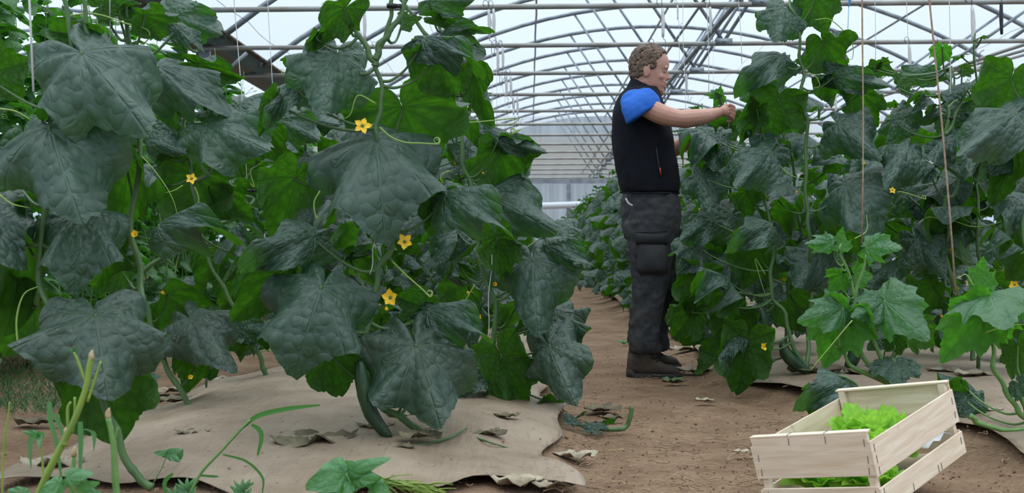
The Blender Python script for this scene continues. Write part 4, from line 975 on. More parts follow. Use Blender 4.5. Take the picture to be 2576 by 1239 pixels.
string(1236, 640, 1226, 860, 4.5, 'white string inside the second plant of the left bed', r=.0014, top=P(0, 640, 4.5).z)
string(358, 690, 347, 800, 4.0, 'white string tied at the lower left stem', r=.0016, top=P(358, 690, 4).z)
string(2388, 0, 2390, 300, 5.4, 'white string above the black clip at right', r=.0018)
string(2282, 0, 2285, 300, 6.2, 'white string left of the clipped plant at right', r=.0016)
string(2200, 0, 2202, 180, 6.0, 'white string above the small pointed plant tip', r=.0016)
string(1720, 100, 1725, 300, 8.8, 'grey string hanging in front of the man\'s face level', r=.002)
string(1858, 0, 1866, 160, 7.2, 'white string left of the first tall plant by the man', r=.002)
string(1780, 60, 1783, 230, 7.0, 'white string above the man\'s hands', r=.002)
def hanger(u, v, d, label, s=1.0, m='twine'):
    k_ = round((d-10.4)/2); x_ = (u-1333)*(10.4+2*k_)/F; c = Vector((x_, ty(x_, 10.4+2*k_)-.036, 2.80)); root = empty('string_hanger', c, label, 'string hanger', 'wire string hangers on the tie bars')
    h = .30*s
    def q(x, z): return (c.x+x*s, c.y, c.z+z*s)
    g = G(); tube(g, [q(-.03, -.02), q(-.045, .0), q(-.03, .03), q(0, .01), q(.0, -.1), q(.01, -.3), q(.03, -.33), q(.03, -.42), q(.05, -.44), q(.06, -.38), q(.09, -.36)], .003*s, 5, 4); build('wire_hook', g, M['wire'], root)
    g = G(); tube(g, [q(.005, -.05), q(.012, -.17), q(.01, -.30)], [.012*s, .017*s, .012*s], 7, 3); build('wound_string', g, M[m], root)
    g = G(); tube(g, [q(.035, -.42), q(.04, -1.2)], .0016, 4, 2); build('hanging_end', g, M['twine'], root)
    return root
HG = [(1228, 8, 10.4, 1), (1240, 4, 10.35, .9), (1250, 112, 12.4, 1), (1263, 110, 12.35, .9), (1272, 184, 14.4, 1), (1283, 182, 14.4, 1), (1290, 235, 16.4, 1), (1300, 235, 16.4, 1),
      (1662, 3, 10.35, 1), (1700, -8, 10.35, .5), (1642, 60, 12.2, 1), (2270, 105, 12.4, 1.0), (2422, 45, 10.4, 1.2), (2340, 95, 12.4, .8), (2148, 186, 14.4, 1),
      (944, 110, 12.4, .8), (913, 45, 10.4, 1), (816, 12, 10.4, .7), (1780, 0, 10.4, .9), (1722, 180, 14.4, .9), (1545, 260, 18.4, 1), (1556, 255, 18.4, 1), (2090, 226, 16.4, 1)]
HW = ['in the left cluster', 'right of the path', 'at the upper right', 'at the upper left']
for i, (u, v, d, s) in enumerate(HG):
    k = int(round((d-10.4)/2)); wh = 'above left plants' if u < 1000 else ('left of the man' if u < 1400 else ('near his head' if u < 1900 else 'above right plants'))
    sub = sum(1 for j, h in enumerate(HG[:i]) if int(round((h[2]-10.4)/2)) == k and (('above left plants' if h[0] < 1000 else ('left of the man' if h[0] < 1400 else ('near his head' if h[0] < 1900 else 'above right plants'))) == wh))
    hanger(u, v, d, 'wire hanger on the %s tie bar, %s, %s' % (ORD[k], wh, ORD[sub]), s)
g = G(); c = Vector((4.03, ty(4.03, 10.4)-.03, 2.77)); tube(g, [c+Vector((0, .01, .03)), c-Vector((.004, 0, .12)), c-Vector((0, 0, .27))], [.012, .018, .012], 7, 3); tag(build('string_bobbin', g, M['clip']), 'black wound string bundle hanging at the upper right', 'string bundle')
g = G(); c = P(2138, 0, 10.05); tube(g, [c+Vector((0, 0, .06)), c, c-Vector((.01, 0, .06))], [.012, .012, .004], 7, 3); tube(g, [c-Vector((.01, 0, .06)), c-Vector((.02, 0, .32))], .003, 5, 2); tag(build('blue_tape', g, M['blue']), 'bright blue tape tied over a wire at the top right', 'tape')

# ------------------------------------------------ the man
MD = 6.55
def Q(u, v, y=0.0):
    p = P(u, v, MD); return np.array((p.x, MD+y, p.z))
def pv(u, v):
    p = P(u, v, MD); return p.x, p.z
KS = MD/F
man = empty('person', (Q(1645, 940)[0], MD, 0), 'standing man in black vest and blue shirt, reaching out to tend a cucumber plant', 'person')
def secs(g, rows, seg=32, p=2.3, yc=0.0, mi=0, wr=None):
    rs = []
    for i, (v, ub, uf, hw, *rest) in enumerate(rows):
        yo = rest[0] if rest else 0; tilt = rest[1] if len(rest) > 1 else 0
        xb, z = pv(ub, v); xf, _ = pv(uf, v); c = np.array(((xb+xf)/2, MD+yc+yo, z))
        rs.append(ell(c, ((xf-xb)/2, 0, -tilt), (0, hw, 0), seg, p))
    return rings(g, rs, mi)
def densify(rows, n=4):
    rows = [tuple(list(r)+[0]*(6-len(r))) for r in rows]
    return [tuple(q) for q in catmull(rows, n)]
bod = G()
# torso + neck core
secs(bod, densify([(560, 1575, 1700, .15), (490, 1578, 1694, .15), (420, 1566, 1690, .16), (340, 1556, 1680, .175), (285, 1562, 1666, .17), (255, 1572, 1658, .145), (238, 1580, 1652, .085), (222, 1584, 1648, .068), (205, 1588, 1644, .062), (190, 1590, 1645, .062), (175, 1592, 1640, .06)], 3))
# legs core
for yc, du in ((-.10, 0), (.10, 26)):
    secs(bod, [(560, 1580+du, 1690, .08), (700, 1600+du, 1664+du*.8, .06), (820, 1595+du, 1640+du, .045), (900, 1597+du, 1636+du, .04)], 16, 2, yc)
# head
HC = Q(1622, 192)   # ear point (x), z reference
CH = pv(1655, 236)[1]  # chin height
hr = [(.000, .070, -.030, .030), (.008, .092, -.045, .044), (.022, .100, -.060, .056), (.040, .096, -.072, .064), (.052, .101, -.078, .067), (.060, .104, -.080, .068), (.066, .100, -.082, .069), (.074, .105, -.084, .070), (.084, .099, -.088, .072),
      (.100, .100, -.093, .074), (.118, .096, -.098, .076), (.132, .092, -.101, .077), (.146, .099, -.103, .078), (.160, .105, -.104, .079), (.180, .104, -.103, .079), (.200, .098, -.099, .077), (.220, .086, -.089, .071), (.238, .066, -.072, .059), (.250, .042, -.048, .041), (.257, .015, -.02, .018)]
hrs = []
hx0 = Q(1631, 0)[0]
tl = math.radians(9); hp = np.array((hx0, MD, CH+.11))
def hd(x, y, z):
    """head local (x forward from ear axis, y, z up from chin) -> world, nodding down"""
    lx, lz = x, z-.11
    return np.array((hp[0]+lx*math.cos(tl)+lz*math.sin(tl), hp[1]+y, hp[2]-lx*math.sin(tl)+lz*math.cos(tl)))
for z, xf, xb, wd in hr:
    ring = []
    for k in range(40):
        t = 2*PI*k/40; ct, st = math.cos(t), math.sin(t)
        if ct > 0: x = xf*abs(ct)**.85; y = wd*math.copysign(abs(st)**.9, st)*(1-.14*ct)
        else: x = xb*-1*ct*-1 if False else -abs(xb)*abs(ct)**.95; y = wd*math.copysign(abs(st)**.9, st)
        # eye socket
        if .112 < z < .146 and .15 < abs(st) < .75 and ct > 0: x -= .010*math.sin(PI*(z-.108)/.042)*math.sin(PI*(abs(st)-.1)/.7)
        ring.append(hd(x, y, z))
    hrs.append(ring)
rings(bod, hrs)
# nose, lips, ear, eyelids
rings(bod, [ell(hd(.088, 0, .142), (.008, 0, 0), (0, .008, 0), 14), ell(hd(.093, 0, .128), (.013, 0, 0), (0, .009, 0), 14), ell(hd(.099, 0, .112), (.018, 0, 0), (0, .012, 0), 14), ell(hd(.104, 0, .100), (.021, 0, 0), (0, .016, 0), 14), ell(hd(.102, 0, .092), (.018, 0, 0), (0, .017, 0), 14), ell(hd(.098, 0, .086), (.009, 0, 0), (0, .010, 0), 14)])
blob(bod, hd(.085, 0, .014), (.017, .022, .014))
blob(bod, hd(.096, 0, .071), (.012, .022, .006)); blob(bod, hd(.094, 0, .060), (.012, .020, .0065))
for sy in (-1, 1):
    blob(bod, hd(.078, sy*.032, .148), (.022, .026, .008))   # brow
    blob(bod, hd(.070, sy*.034, .131), (.020, .018, .012))  # lids
    blob(bod, hd(.060, sy*.044, .096), (.024, .020, .020))  # cheek
    e = np.array([hd(-.018+.014*math.cos(a)*(1.1 if math.sin(a) > 0 else .75), sy*.078, .112+.030*math.sin(a)) for a in np.linspace(0, 2*PI, 12, endpoint=False)])
    ec = e.mean(0); tube(bod, list(e)+[e[0]], .0055, 6, 2); blob(bod, ec, (.011, .006, .022))
    tube(bod, [hd(-.010, sy*.076, .14), hd(-.004, sy*.078, .11), hd(-.008, sy*.077, .09)], .006, 6, 2)
# sternomastoid / nape
tube(bod, [Q(1618, 205, -.055), Q(1640, 240, -.03)], .018, 8, 2)
def limb(g, pts, rs, seg=14): tube(g, pts, rs, seg, 6)
# right (near) arm
limb(bod, [Q(1590, 258, -.15), Q(1612, 278, -.22), Q(1650, 301, -.255), Q(1690, 312, -.27), Q(1712, 312, -.265), Q(1750, 306, -.235), Q(1778, 298, -.205), Q(1795, 292, -.185)],
     [.046, .053, .056, .052, .046, .051, .046, .038, .031, .028])
# left arm
limb(bod, [Q(1600, 262, .16), Q(1640, 310, .22), Q(1680, 352, .235), Q(1700, 368, .23), Q(1740, 350, .17), Q(1775, 333, .10), Q(1798, 322, .04)], [.046, .053, .050, .046, .046, .040, .033, .028])
def finger(g, pts, r): tube(g, [p for p in pts], [r, r*.98, r*.92, r*.8], 9, 4); blob(g, pts[-1], r*.8, 8, 5)
# right fist: palm + four curled fingers + thumb, gripping the shoot
blob(bod, Q(1812, 289, -.165), (.036, .022, .030)); blob(bod, Q(1803, 290, -.172), (.030, .020, .026))
for i in range(4):
    dz = -i*9.5+2; yy = -.185+.004*i; L = [1.0, 1.08, 1.0, .82][i]
    k0 = Q(1818+i*1.5, 275-dz*.9, yy+.0)
    finger(bod, [k0, Q(1818+13*L, 280-dz*.95, yy+.012), Q(1821+12*L, 287-dz*.9, yy+.035), Q(1812+8*L, 290-dz*.85, yy+.045)], .0088)
finger(bod, [Q(1803, 280, -.150), Q(1815, 273, -.135), Q(1827, 275, -.135), Q(1834, 281, -.14)], .0098)
# left hand: lower, fingers pinching the stem
blob(bod, Q(1812, 318, .02), (.034, .020, .026)); blob(bod, Q(1803, 320, .03), (.028, .019, .024))
for i in range(4):
    finger(bod, [Q(1818, 309+i*7.5, .0), Q(1832+(i == 1)*2-(i == 3)*3, 306+i*8, -.012), Q(1840-(i == 3)*4, 312+i*7.5, -.022), Q(1837-(i == 3)*4, 319+i*6.5, -.028)], .0084)
finger(bod, [Q(1806, 308, .0), Q(1818, 301, -.02), Q(1828, 303, -.03), Q(1834, 309, -.035)], .0095)
body = build('body', bod, M['skin'], man)
def remesh(o, vx, sm=4, it=None):
    m = o.modifiers.new('r', 'REMESH'); m.mode = 'VOXEL'; m.voxel_size = vx; m.use_smooth_shade = True
    s = o.modifiers.new('s', 'SMOOTH'); s.factor = .5; s.iterations = it or sm
remesh(body, .0042, 5)
def disp(o, size, strength, typ='CLOUDS', depth=2):
    tx = bpy.data.textures.new(o.name+'_t', typ); tx.noise_scale = size
    if typ == 'CLOUDS': tx.noise_depth = depth
    d = o.modifiers.new('d', 'DISPLACE'); d.texture = tx; d.strength = strength; d.mid_level = .5; d.texture_coords = 'GLOBAL'
# eyes, brows, lips
for sy in (-1, 1):
    g = G(); blob(g, hd(.0835, sy*.033, .1285), (.0085, .011, .0042)); ey = build('eye', g, M['eyew'], man)
    g = G(); blob(g, hd(.0905, sy*.034, .1278), (.003, .004, .0036)); build('iris', g, M['iris'], man)
    g = G(); tube(g, [hd(.098, sy*.012, .149), hd(.094, sy*.032, .155), hd(.074, sy*.056, .152)], [.003, .0038, .002], 6, 4); build('eyebrow', g, M['hair'], man)
g = G(); tube(g, [hd(.084, -.026, .0655), hd(.1035, -.012, .0665), hd(.1075, 0, .067), hd(.1035, .012, .0665), hd(.084, .026, .0655)], [.001, .0034, .0042, .0034, .001], 7, 4); build('lips', g, M['lip'], man)
# hair: many small locks grown together
hg = G(); r = random.Random(11)
for i in range(1500):
    z = r.uniform(.075, .262); t = r.uniform(0, 2*PI)
    zz = min(z, .2565); xf = np.interp(zz, [a[0] for a in hr], [a[1] for a in hr]); xb = np.interp(zz, [a[0] for a in hr], [a[2] for a in hr]); wd = np.interp(zz, [a[0] for a in hr], [a[3] for a in hr])
    ct, st = math.cos(t), math.sin(t)
    x = (xf*abs(ct)**.85 if ct > 0 else -abs(xb)*abs(ct)**.95); y = wd*math.copysign(abs(st)**.9, st)
    # hairline: back low, in front of the ear a sideburn, receding temple, top reaches forward
    front = np.interp(z, [.075, .10, .125, .15, .17, .19, .21, .23, .262], [-.045, -.035, .018, .030, .030, .032, .045, .064, .07])
    if abs(y) < .03 and z > .21: front = .075
    if x > front: continue
    if z < .145 and -.038 < x < .004 and abs(y) > .05: continue
    s_ = (.012 if i < 700 else r.uniform(.0045, .0075)); off = (1.0 if i < 700 else 1.05)
    blob(hg, hd(x*off-.002, y*off, .10+(z-.10)*1.025), (s_*r.uniform(.8, 1.3), s_, s_*r.uniform(.8, 1.2)), 7, 5)
hair = build('hair', hg, M['hair'], man); remesh(hair, .0028, 1)
# t-shirt: near and far sleeve + shoulders under the vest
tg = G()
def sleeve(g, s, far=False):
    y0 = -.19 if not far else .19; k = -1 if not far else 1
    rs = []
    data = [((1584, 246), (30, -16), .05, .16), ((1590, 254), (36, -20), .075, .185), ((1597, 266), (40, -24), .085, .205), ((1603, 280), (41.5, -26), .088, .225), ((1607, 292), (42, -27), .086, .235), ((1610, 299), (41.5, -26.5), .083, .238)]
    for (u, v), (au, av), hw, yy in data:
        c = Q(u, v, k*yy); a = np.array((au*KS, 0, -av*KS)); b = np.array((.25*hw, hw, .12*hw)) if k < 0 else np.array((-.25*hw, hw, 0))
        rs.append(ell(c, a, b*.92, 28, 2.1))
    rings(g, rs, cap=True)
sleeve(tg, 1); sleeve(tg, 1, True)
for k in (-1, 1): blob(tg, Q(1589, 262, k*.165), (.074, .070, .056), 16, 10); blob(tg, Q(1594, 249, k*.125), (.055, .055, .032), 14, 8)
secs(tg, densify([(300, 1555, 1668, .195), (262, 1560, 1664, .19), (244, 1566, 1656, .13), (232, 1574, 1650, .09)], 3))
tee = build('t_shirt', tg, M['tee'], man); remesh(tee, .007, 6); disp(tee, .05, .010, depth=1)
# vest
vg = G()
secs(vg, densify([(489, 1567, 1706, .182), (470, 1559, 1707, .188), (440, 1552, 1706, .190), (400, 1546, 1700, .192), (350, 1540, 1692, .198), (310, 1538, 1684, .200), (285, 1541, 1677, .198), (265, 1547, 1671, .190), (250, 1552, 1666, .168), (238, 1558, 1661, .135), (228, 1566, 1656, .105), (220, 1573, 1650, .088)], 3), 36, 2.5)
# leave arm holes to the sleeves; collar stands up
cr = []
for a, (ub, vb, uf, vf, hw) in enumerate([(1572, 224, 1664, 262, .105), (1576, 216, 1664, 254, .092), (1581, 206, 1663, 246, .084), (1585, 197, 1661, 238, .080), (1588, 195, 1657, 236, .074), (1591, 200, 1654, 240, .070)]):
    A = Q(ub, vb); B = Q(uf, vf); cr.append(ell((A+B)/2, (B-A)/2, (0, hw, 0), 28, 2.2))
rings(vg, cr, cap=False)
vest = build('vest', vg, M['vest'], man); vest.modifiers.new('sd', 'SUBSURF').levels = 1; vest.modifiers['sd'].render_levels = 1; disp(vest, .14, .022)
def surf_y(u, v): return -.19
g = G(); tube(g, [Q(1641, 377, -.190), Q(1644, 400, -.193), Q(1648, 425, -.192), Q(1654, 448, -.187)], .0035, 6, 4); zp = build('zip_pocket', g, M['trouser'], man)
g = G(); tube(g, [Q(1650, 428, -.197), Q(1652, 445, -.195)], .0045, 6, 2); build('zip_pull', g, M['red'], man)
g = G(); tube(g, [Q(1664, 252, -.02), Q(1672, 290, -.03), Q(1684, 330, -.03), Q(1700, 420, -.02), Q(1707, 486, 0)], .004, 6, 4); build('front_zip', g, M['trouserdk'], man)
g = G(); tube(g, [Q(1556, 486, -.10), Q(1600, 489, -.176), Q(1660, 490, -.178), Q(1704, 488, -.08)], .005, 6, 4); build('vest_hem', g, M['vest'], man)
# trousers
tg = G()
secs(tg, densify([(484, 1569, 1703, .172), (505, 1564, 1708, .180), (540, 1562, 1711, .188), (575, 1566, 1712, .188), (600, 1572, 1706, .175)], 3), 36, 2.5)
secs(tg, densify([(560, 1566, 1696, .095), (600, 1572, 1690, .098), (640, 1577, 1686, .096), (700, 1585, 1679, .088), (740, 1584, 1670, .084), (790, 1580, 1660, .080), (830, 1577, 1654, .079), (858, 1576, 1656, .079), (872, 1578, 1660, .076), (884, 1584, 1655, .068)], 3), 30, 2.2, -.098)
secs(tg, densify([(560, 1600, 1712, .09), (600, 1608, 1713, .095), (640, 1614, 1716, .094), (700, 1622, 1714, .086), (740, 1622, 1704, .082), (790, 1616, 1692, .078), (830, 1612, 1686, .077), (858, 1612, 1687, .077), (874, 1616, 1688, .072), (884, 1622, 1684, .066)], 3), 30, 2.2, .098)
trz = build('trousers', tg, M['trouser'], man); remesh(trz, .008, 5)
tx = bpy.data.textures.new('folds', 'WOOD'); 
disp(trz, .06, .020, depth=1); disp(trz, .018, .006)
g = G(); boxg(g, (0, 0, 0), (.072, .010, .095)); 
def attach_patch(name, u0, v0, u1, v1, y, th, m):
    g = G(); a = Q(u0, v0, y); b = Q(u1, v1, y); c = (a+b)/2
    n_ = 6; vs = []
    for j in range(n_+1):
        for i in range(n_+1):
            s, t = i/n_, j/n_; bul = th*(math.sin(PI*s)*math.sin(PI*t))**.35
            vs.append((a[0]+(b[0]-a[0])*s, a[1]-bul, a[2]+(b[2]-a[2])*t))
    g.add(vs, [(j*(n_+1)+i, j*(n_+1)+i+1, (j+1)*(n_+1)+i+1, (j+1)*(n_+1)+i) for j in range(n_) for i in range(n_)])
    o = build(name, g, m, man); s = o.modifiers.new('s', 'SOLIDIFY'); s.thickness = .02; s.offset = 0; return o
attach_patch('cargo_pocket', 1597, 606, 1668, 684, -.185, .022, M['trouser'])
attach_patch('pocket_flap', 1592, 590, 1669, 612, -.192, .020, M['trouserdk'])
g = G(); tube(g, [Q(1590, 585, -.190), Q(1630, 584, -.206), Q(1668, 581, -.192)], .0035, 6, 3); build('pocket_zip', g, M['trouserdk'], man)
g = G(); tube(g, [Q(1568, 502, -.165), Q(1574, 514, -.178), Q(1584, 520, -.188)], .005, 6, 3); build('pocket_lining', g, M['eyew'], man)
# boots
def boot(yc, du, dv):
    def B(u, v, y=0): p = Q(u+du, v+dv, yc+y); return p
    z0 = B(0, 945)[2]
    bg_ = G(); rs = []
    for u, top, hw in ((1573, 912, .020), (1577, 888, .034), (1590, 876, .040), (1610, 876, .042), (1630, 884, .043), (1650, 899, .046), (1668, 910, .050), (1685, 913, .052), (1697, 918, .048), (1704, 928, .034), (1706, 936, .016)):
        zt = B(u, top)[2]; zb = B(u, 938)[2]; c = np.array((B(u, 0)[0], MD+yc, (zt+zb)/2)); rs.append(ell(c, (0, 0, (zt-zb)/2), (0, hw, 0), 20, 2.6))
    rings(bg_, rs)
    secs(bg_, [(858, 1588+du, 1650+du, .046), (880, 1582+du, 1652+du, .048), (905, 1579+du, 1650+du, .045)], 20, 2.2, yc)
    o = build('boot', bg_, M['boot'], man); remesh(o, .005, 4)
    sg = G(); n_ = 15; lo, up = [], []
    us = np.linspace(1572, 1709, n_)
    hws = [.024, .038, .044, .045, .043, .040, .039, .041, .045, .050, .054, .055, .053, .044, .022]
    vs = []
    for u, hw in zip(us, hws):
        x = B(u, 0)[0]; zt = B(u, 928+ (6 if 1585 < u < 1640 else 9))[2]-(0.0); zb = B(u, 948-(3 if 1622 < u < 1645 else 0) - (6 if u > 1700 else 0) - (4 if u < 1576 else 0))[2]
        zt = B(u, 921 if u < 1590 else 932)[2]
        for y, z in ((-hw, zb), (-hw*1.04, zt), (hw*1.04, zt), (hw, zb)): vs.append((x, MD+yc+y, z))
    sg.add(vs, [(4*i+j, 4*i+(j+1) % 4, 4*i+4+(j+1) % 4, 4*i+4+j) for i in range(n_-1) for j in range(4)] + [(3, 2, 1, 0), tuple(4*(n_-1)+k for k in range(4))])
    so = build('sole', sg, M['sole'], o); so.location = (0, 0, 0)
    lg = G()
    for i in range(5):
        u, v = 1652-i*5, 896-i*6
        tube(lg, [B(u-9, v+6, -.042), B(u+3, v-2, -.020), B(u+5, v-3, .012)], .0025, 5, 3); tube(lg, [B(u-6, v+2, .03), B(u+3, v-2, .0), B(u-4, v+5, -.036)], .0025, 5, 3)
    tube(lg, [B(1634, 872, -.045), B(1640, 885, -.052), B(1632, 893, -.052), B(1630, 880, -.047)], .0025, 5, 3)
    lo_ = build('laces', lg, M['lace'], o); lo_.location = (0, 0, 0)
    for c in (so, lo_):
        pass
    return o
boot(-.10, 0, 0); boot(.11, 10, -14)

# shoot the man holds
hero('young tip of the cucumber vine the man is winding up', 6.45,
     [[(1808, 232), (1820, 262), (1830, 290), (1832, 330), (1828, 400, .05), (1838, 520, .1), (1835, 700, .15), (1850, 880, .1), (1858, 900, 0)]],
     [(1812, 240, 1796, 272, 42, .03, 0, True, 'y2'), (1806, 238, 1772, 232, 30, -.03, 0, False, 'y1'), (1810, 235, 1812, 215, 22, 0, 0, True, 'y0'), (1825, 320, 1712, 362, 70, .05, 0, True, 'h2', .05), (1790, 325, 1720, 350, 50, -.05, 0, False, 'h3', .04),
      (1840, 400, 1780, 480, 120, -.12, 0, False, 'h1'), (1838, 540, 1740, 600, 120, -.12, 0, False, 'h0'), (1835, 660, 1760, 720, 120, -.12, 0, False, 'h4'), (1840, 760, 1720, 790, 120, -.12, 0, False, 'h5'), (1780, 700, 1690, 800, 110, .08, 0, True, 'h2', .05), (1790, 600, 1760, 650, 130, .1, 0, True, 'h0', .1),
      (1760, 820, 1720, 870, 110, .1, 0, True, 'h1', .0), (1730, 660, 1680, 700, 90, .08, 0, True, 'h3', .3), (1780, 380, 1765, 440, 100, .08, 0, True, 'h4', .15)],
     tendrils=[(0, [(1832, 325), (1810, 335), (1822, 345)])], sr=.007)

# ------------------------------------------------ crate with lettuce
Rz = Matrix.Rotation(-.7294, 4, 'Z') @ Matrix.Rotation(.1699, 4, 'X') @ Matrix.Rotation(-.1585, 4, 'Y')
CO = Vector((.8993, 3.0397, .0149)); CL, CW, CHh = .5212, .3469, .2136
crate = empty('wooden_crate', CO, 'pale thin wood crate holding lettuce, tilted on the bed edge', 'crate'); crate.matrix_basis = Matrix.Translation(CO) @ Rz
def cpart(name, g, m, parent=crate):
    v = np.concatenate(g.v); me = bpy.data.meshes.new(name); me.from_pydata(v.tolist(), [], g.f); me.materials.append(m); me.update()
    o = link_mesh(name, me, parent); b = o.modifiers.new('b', 'BEVEL'); b.width = .0012; b.segments = 2; return o
T_ = .005
def cb(x0, x1, y0, y1, z0, z1): 
    g = G(); boxg(g, ((x0+x1)/2, (y0+y1)/2, (z0+z1)/2), ((x1-x0)/2, (y1-y0)/2, (z1-z0)/2)); return g
Hs = CHh-.028
# end boards (front y=0, back y=CL)
for y, yo in ((0, T_), (CL, -T_)):
    a, b = min(y, y+yo), max(y, y+yo)
    cpart('end_board', cb(-CW, 0, a, b, CHh-.118, CHh-.006), M['wood'])
    cpart('end_board', cb(-CW, 0, a, b, .006, CHh-.146), M['wood'])
    cpart('top_rail', cb(-CW-.002, .002, (a if y == 0 else b-.022), (b+.017 if y == 0 else b), CHh-.006, CHh), M['wood'])
for y in (T_, CL-T_-.018):
    for x0, x1 in ((-.026, -.006), (-CW+.006, -CW+.026)):
        cpart('corner_post', cb(x0, x1, y, y+.018, .004, CHh-.007), M['wood'])
for x, xo in ((0, T_), (-CW, -T_)):
    a, b = min(x, x+xo), max(x, x+xo)
    cpart('side_slat', cb(a, b, -.001, CL+.001, Hs-.094, Hs), M['wood'])
    cpart('side_slat', cb(a, b, -.001, CL+.001, 0, Hs-.122), M['wood'])
for k in range(4):
    x1 = -k*(CW/4)-.004; cpart('bottom_slat', cb(x1-CW/4+.010, x1, 0, CL, -.004, 0), M['wood'])
g = G()
for (x, y, z, ax) in ((-.012, -.001, CHh-.03, 0), (-.012, -.001, CHh-.075, 0), (-.016, -.001, CHh-.105, 0), (-.335, -.001, CHh-.06, 0), (-.335, -.001, CHh-.1, 0), (-.12, -.001, CHh-.018, 0), (-.23, -.001, CHh-.018, 0), (-.012, -.001, .05, 0), (-.33, -.001, .05, 0)):
    tube(g, [(x, y, z-.010), (x+.002, y, z+.010)], .0009, 5, 1)
for (y, z) in ((.014, Hs-.02), (.014, Hs-.05), (.014, Hs-.08), (.014, .05), (CL-.02, Hs-.03), (CL-.02, Hs-.07), (CL-.02, .04), (.17, .012), (.33, .012), (.35, .012)):
    tube(g, [(T_+.001, y, z-.010), (T_+.001, y+.002, z+.010)], .0009, 5, 1)
for x in (-.12, -.23): tube(g, [(x, -.001, CHh-.004), (x, .001, CHh+.001), (x+.002, .022, CHh+.001)], .0009, 5, 1)
cpart('staple', g, M['wire'])
# lettuce heads
def lettuce(cx, cy, cz, R, seed, label, up=1.0):
    Lm = crate.matrix_basis; c = Lm @ Vector((cx, cy, cz))
    root = empty('lettuce', c, label, 'lettuce', 'lettuces in the crate'); r = random.Random(seed)
    for k in range(15):
        a = k*2.4+r.uniform(-.2, .2); lean = .25+.75*(k/14.); H = R*(1.15-.3*lean)*r.uniform(.9, 1.15)
        g = G(); nu, nv = 15, 9; vs = []; d = np.array((math.cos(a), math.sin(a), 0)); q = np.array((-math.sin(a), math.cos(a), 0))
        for j in range(nv):
            t = j/(nv-1); out = R*.15 + H*math.sin(lean*1.3*t)*t*.9; z = H*up*t*math.cos(lean*.9*t)
            wdt = R*(.16+.62*t**.8)
            for i in range(nu):
                s = 2*i/(nu-1)-1; ruf = R*.13*t*t*(abs(s)*.8+.35)
                p = d*(out - R*.25*s*s*t + ruf*math.sin(i*2.1+k+j)) + q*wdt*s + np.array((0, 0, z - R*.22*s*s*t + ruf*math.sin(i*1.9+k*2)))
                if j == nv-1: p = p + np.array((0, 0, R*.07*math.sin(i*2.6+k)))
                vs.append(np.array(c)+p)
        g.add(vs, [(j*nu+i, j*nu+i+1, (j+1)*nu+i+1, (j+1)*nu+i) for j in range(nv-1) for i in range(nu-1)])
        o = build('leaf', g, M['lettuce'], root); uvl = o.data.uv_layers.new(name='UVMap')
        n_ = len(vs); UV = np.array([((i/(nu-1)-.5)*.6+.5, j/(nv-1)*.5+.5) for j in range(nv) for i in range(nu)])
        li = np.array([l.vertex_index for l in o.data.loops]); uvl.data.foreach_set('uv', UV[li].ravel())
        s_ = o.modifiers.new('s', 'SUBSURF'); s_.levels = 1; s_.render_levels = 1
    return root
lettuce(-.24, .12, .01, .105, 3, 'bright green lettuce at the front left of the crate', .95)
lettuce(-.11, .13, .01, .10, 4, 'bright green lettuce at the front right of the crate, low behind the slats', .8)
lettuce(-.20, .34, .02, .128, 5, 'frilly lettuce standing tallest, against the back of the crate', 1.2)
lettuce(-.125, .27, .02, .098, 6, 'frilly lettuce pressed to the long near slats', 1.3)
g = G(); Lm = crate.matrix_basis
pv_ = []
for j in range(5):
    for i in range(7): pv_.append(Lm @ Vector((-.14+.13*i/6, .33+.15*j/4, .075+.008*math.sin(i*2+j*3))))
g.add([tuple(p) for p in pv_], [(j*7+i, j*7+i+1, (j+1)*7+i+1, (j+1)*7+i) for j in range(4) for i in range(6)])
o = build('paper_sheet', g, mat('white_paper', (.75, .76, .80), .7), origin=tuple(pv_[0])); o.modifiers.new('s', 'SOLIDIFY').thickness = .001; tag(o, 'white paper sheet lying in the crate under the lettuce', 'paper')

# ------------------------------------------------ litter on the ground
def ground_pt(u, v):
    z = .05
    for _ in range(12):
        d = F*(CZ-z)/(v-619.5); p = P(u, v, d); z = gz(p.x, p.y)+.016
    return p, d
def dryleaf(u, v, wpx, asp, label, m='dry', seed=0):
    p, d = ground_pt(u, v); r = random.Random(seed); R = wpx*d/F/2; g = G(); nr, na = 6, 26; vs = [(p.x, p.y, p.z+.012)]
    rot = r.uniform(0, 6)
    for i in range(1, nr+1):
        for k in range(na):
            t = 2*PI*k/na; q = R*(i/nr)*(1+.18*math.sin(3*t+seed)+.10*math.sin(7*t))
            x = q*math.cos(t); y = q*math.sin(t)*asp*1.5
            z = .008+R*.16*(i/nr)*abs(math.sin(t*2+rot))+R*.09*math.sin(t*5+seed+i)+R*.05*math.sin(t*9+i*2)
            vs.append((p.x+x, p.y+y, max(p.z-.004, p.z+z)))
    fs = [(0, 1+k, 1+(k+1) % na) for k in range(na)] + [(1+i*na+k, 1+(i+1)*na+k, 1+(i+1)*na+(k+1) % na, 1+i*na+(k+1) % na) for i in range(nr-1) for k in range(na)]
    g.add(vs, fs); o = build('dry_leaf', g, M[m], origin=(p.x, p.y, p.z)); tag(o, label, 'dead leaf', 'dead leaves on the ground')
    s = o.modifiers.new('s', 'SOLIDIFY'); s.thickness = .0015
    return o
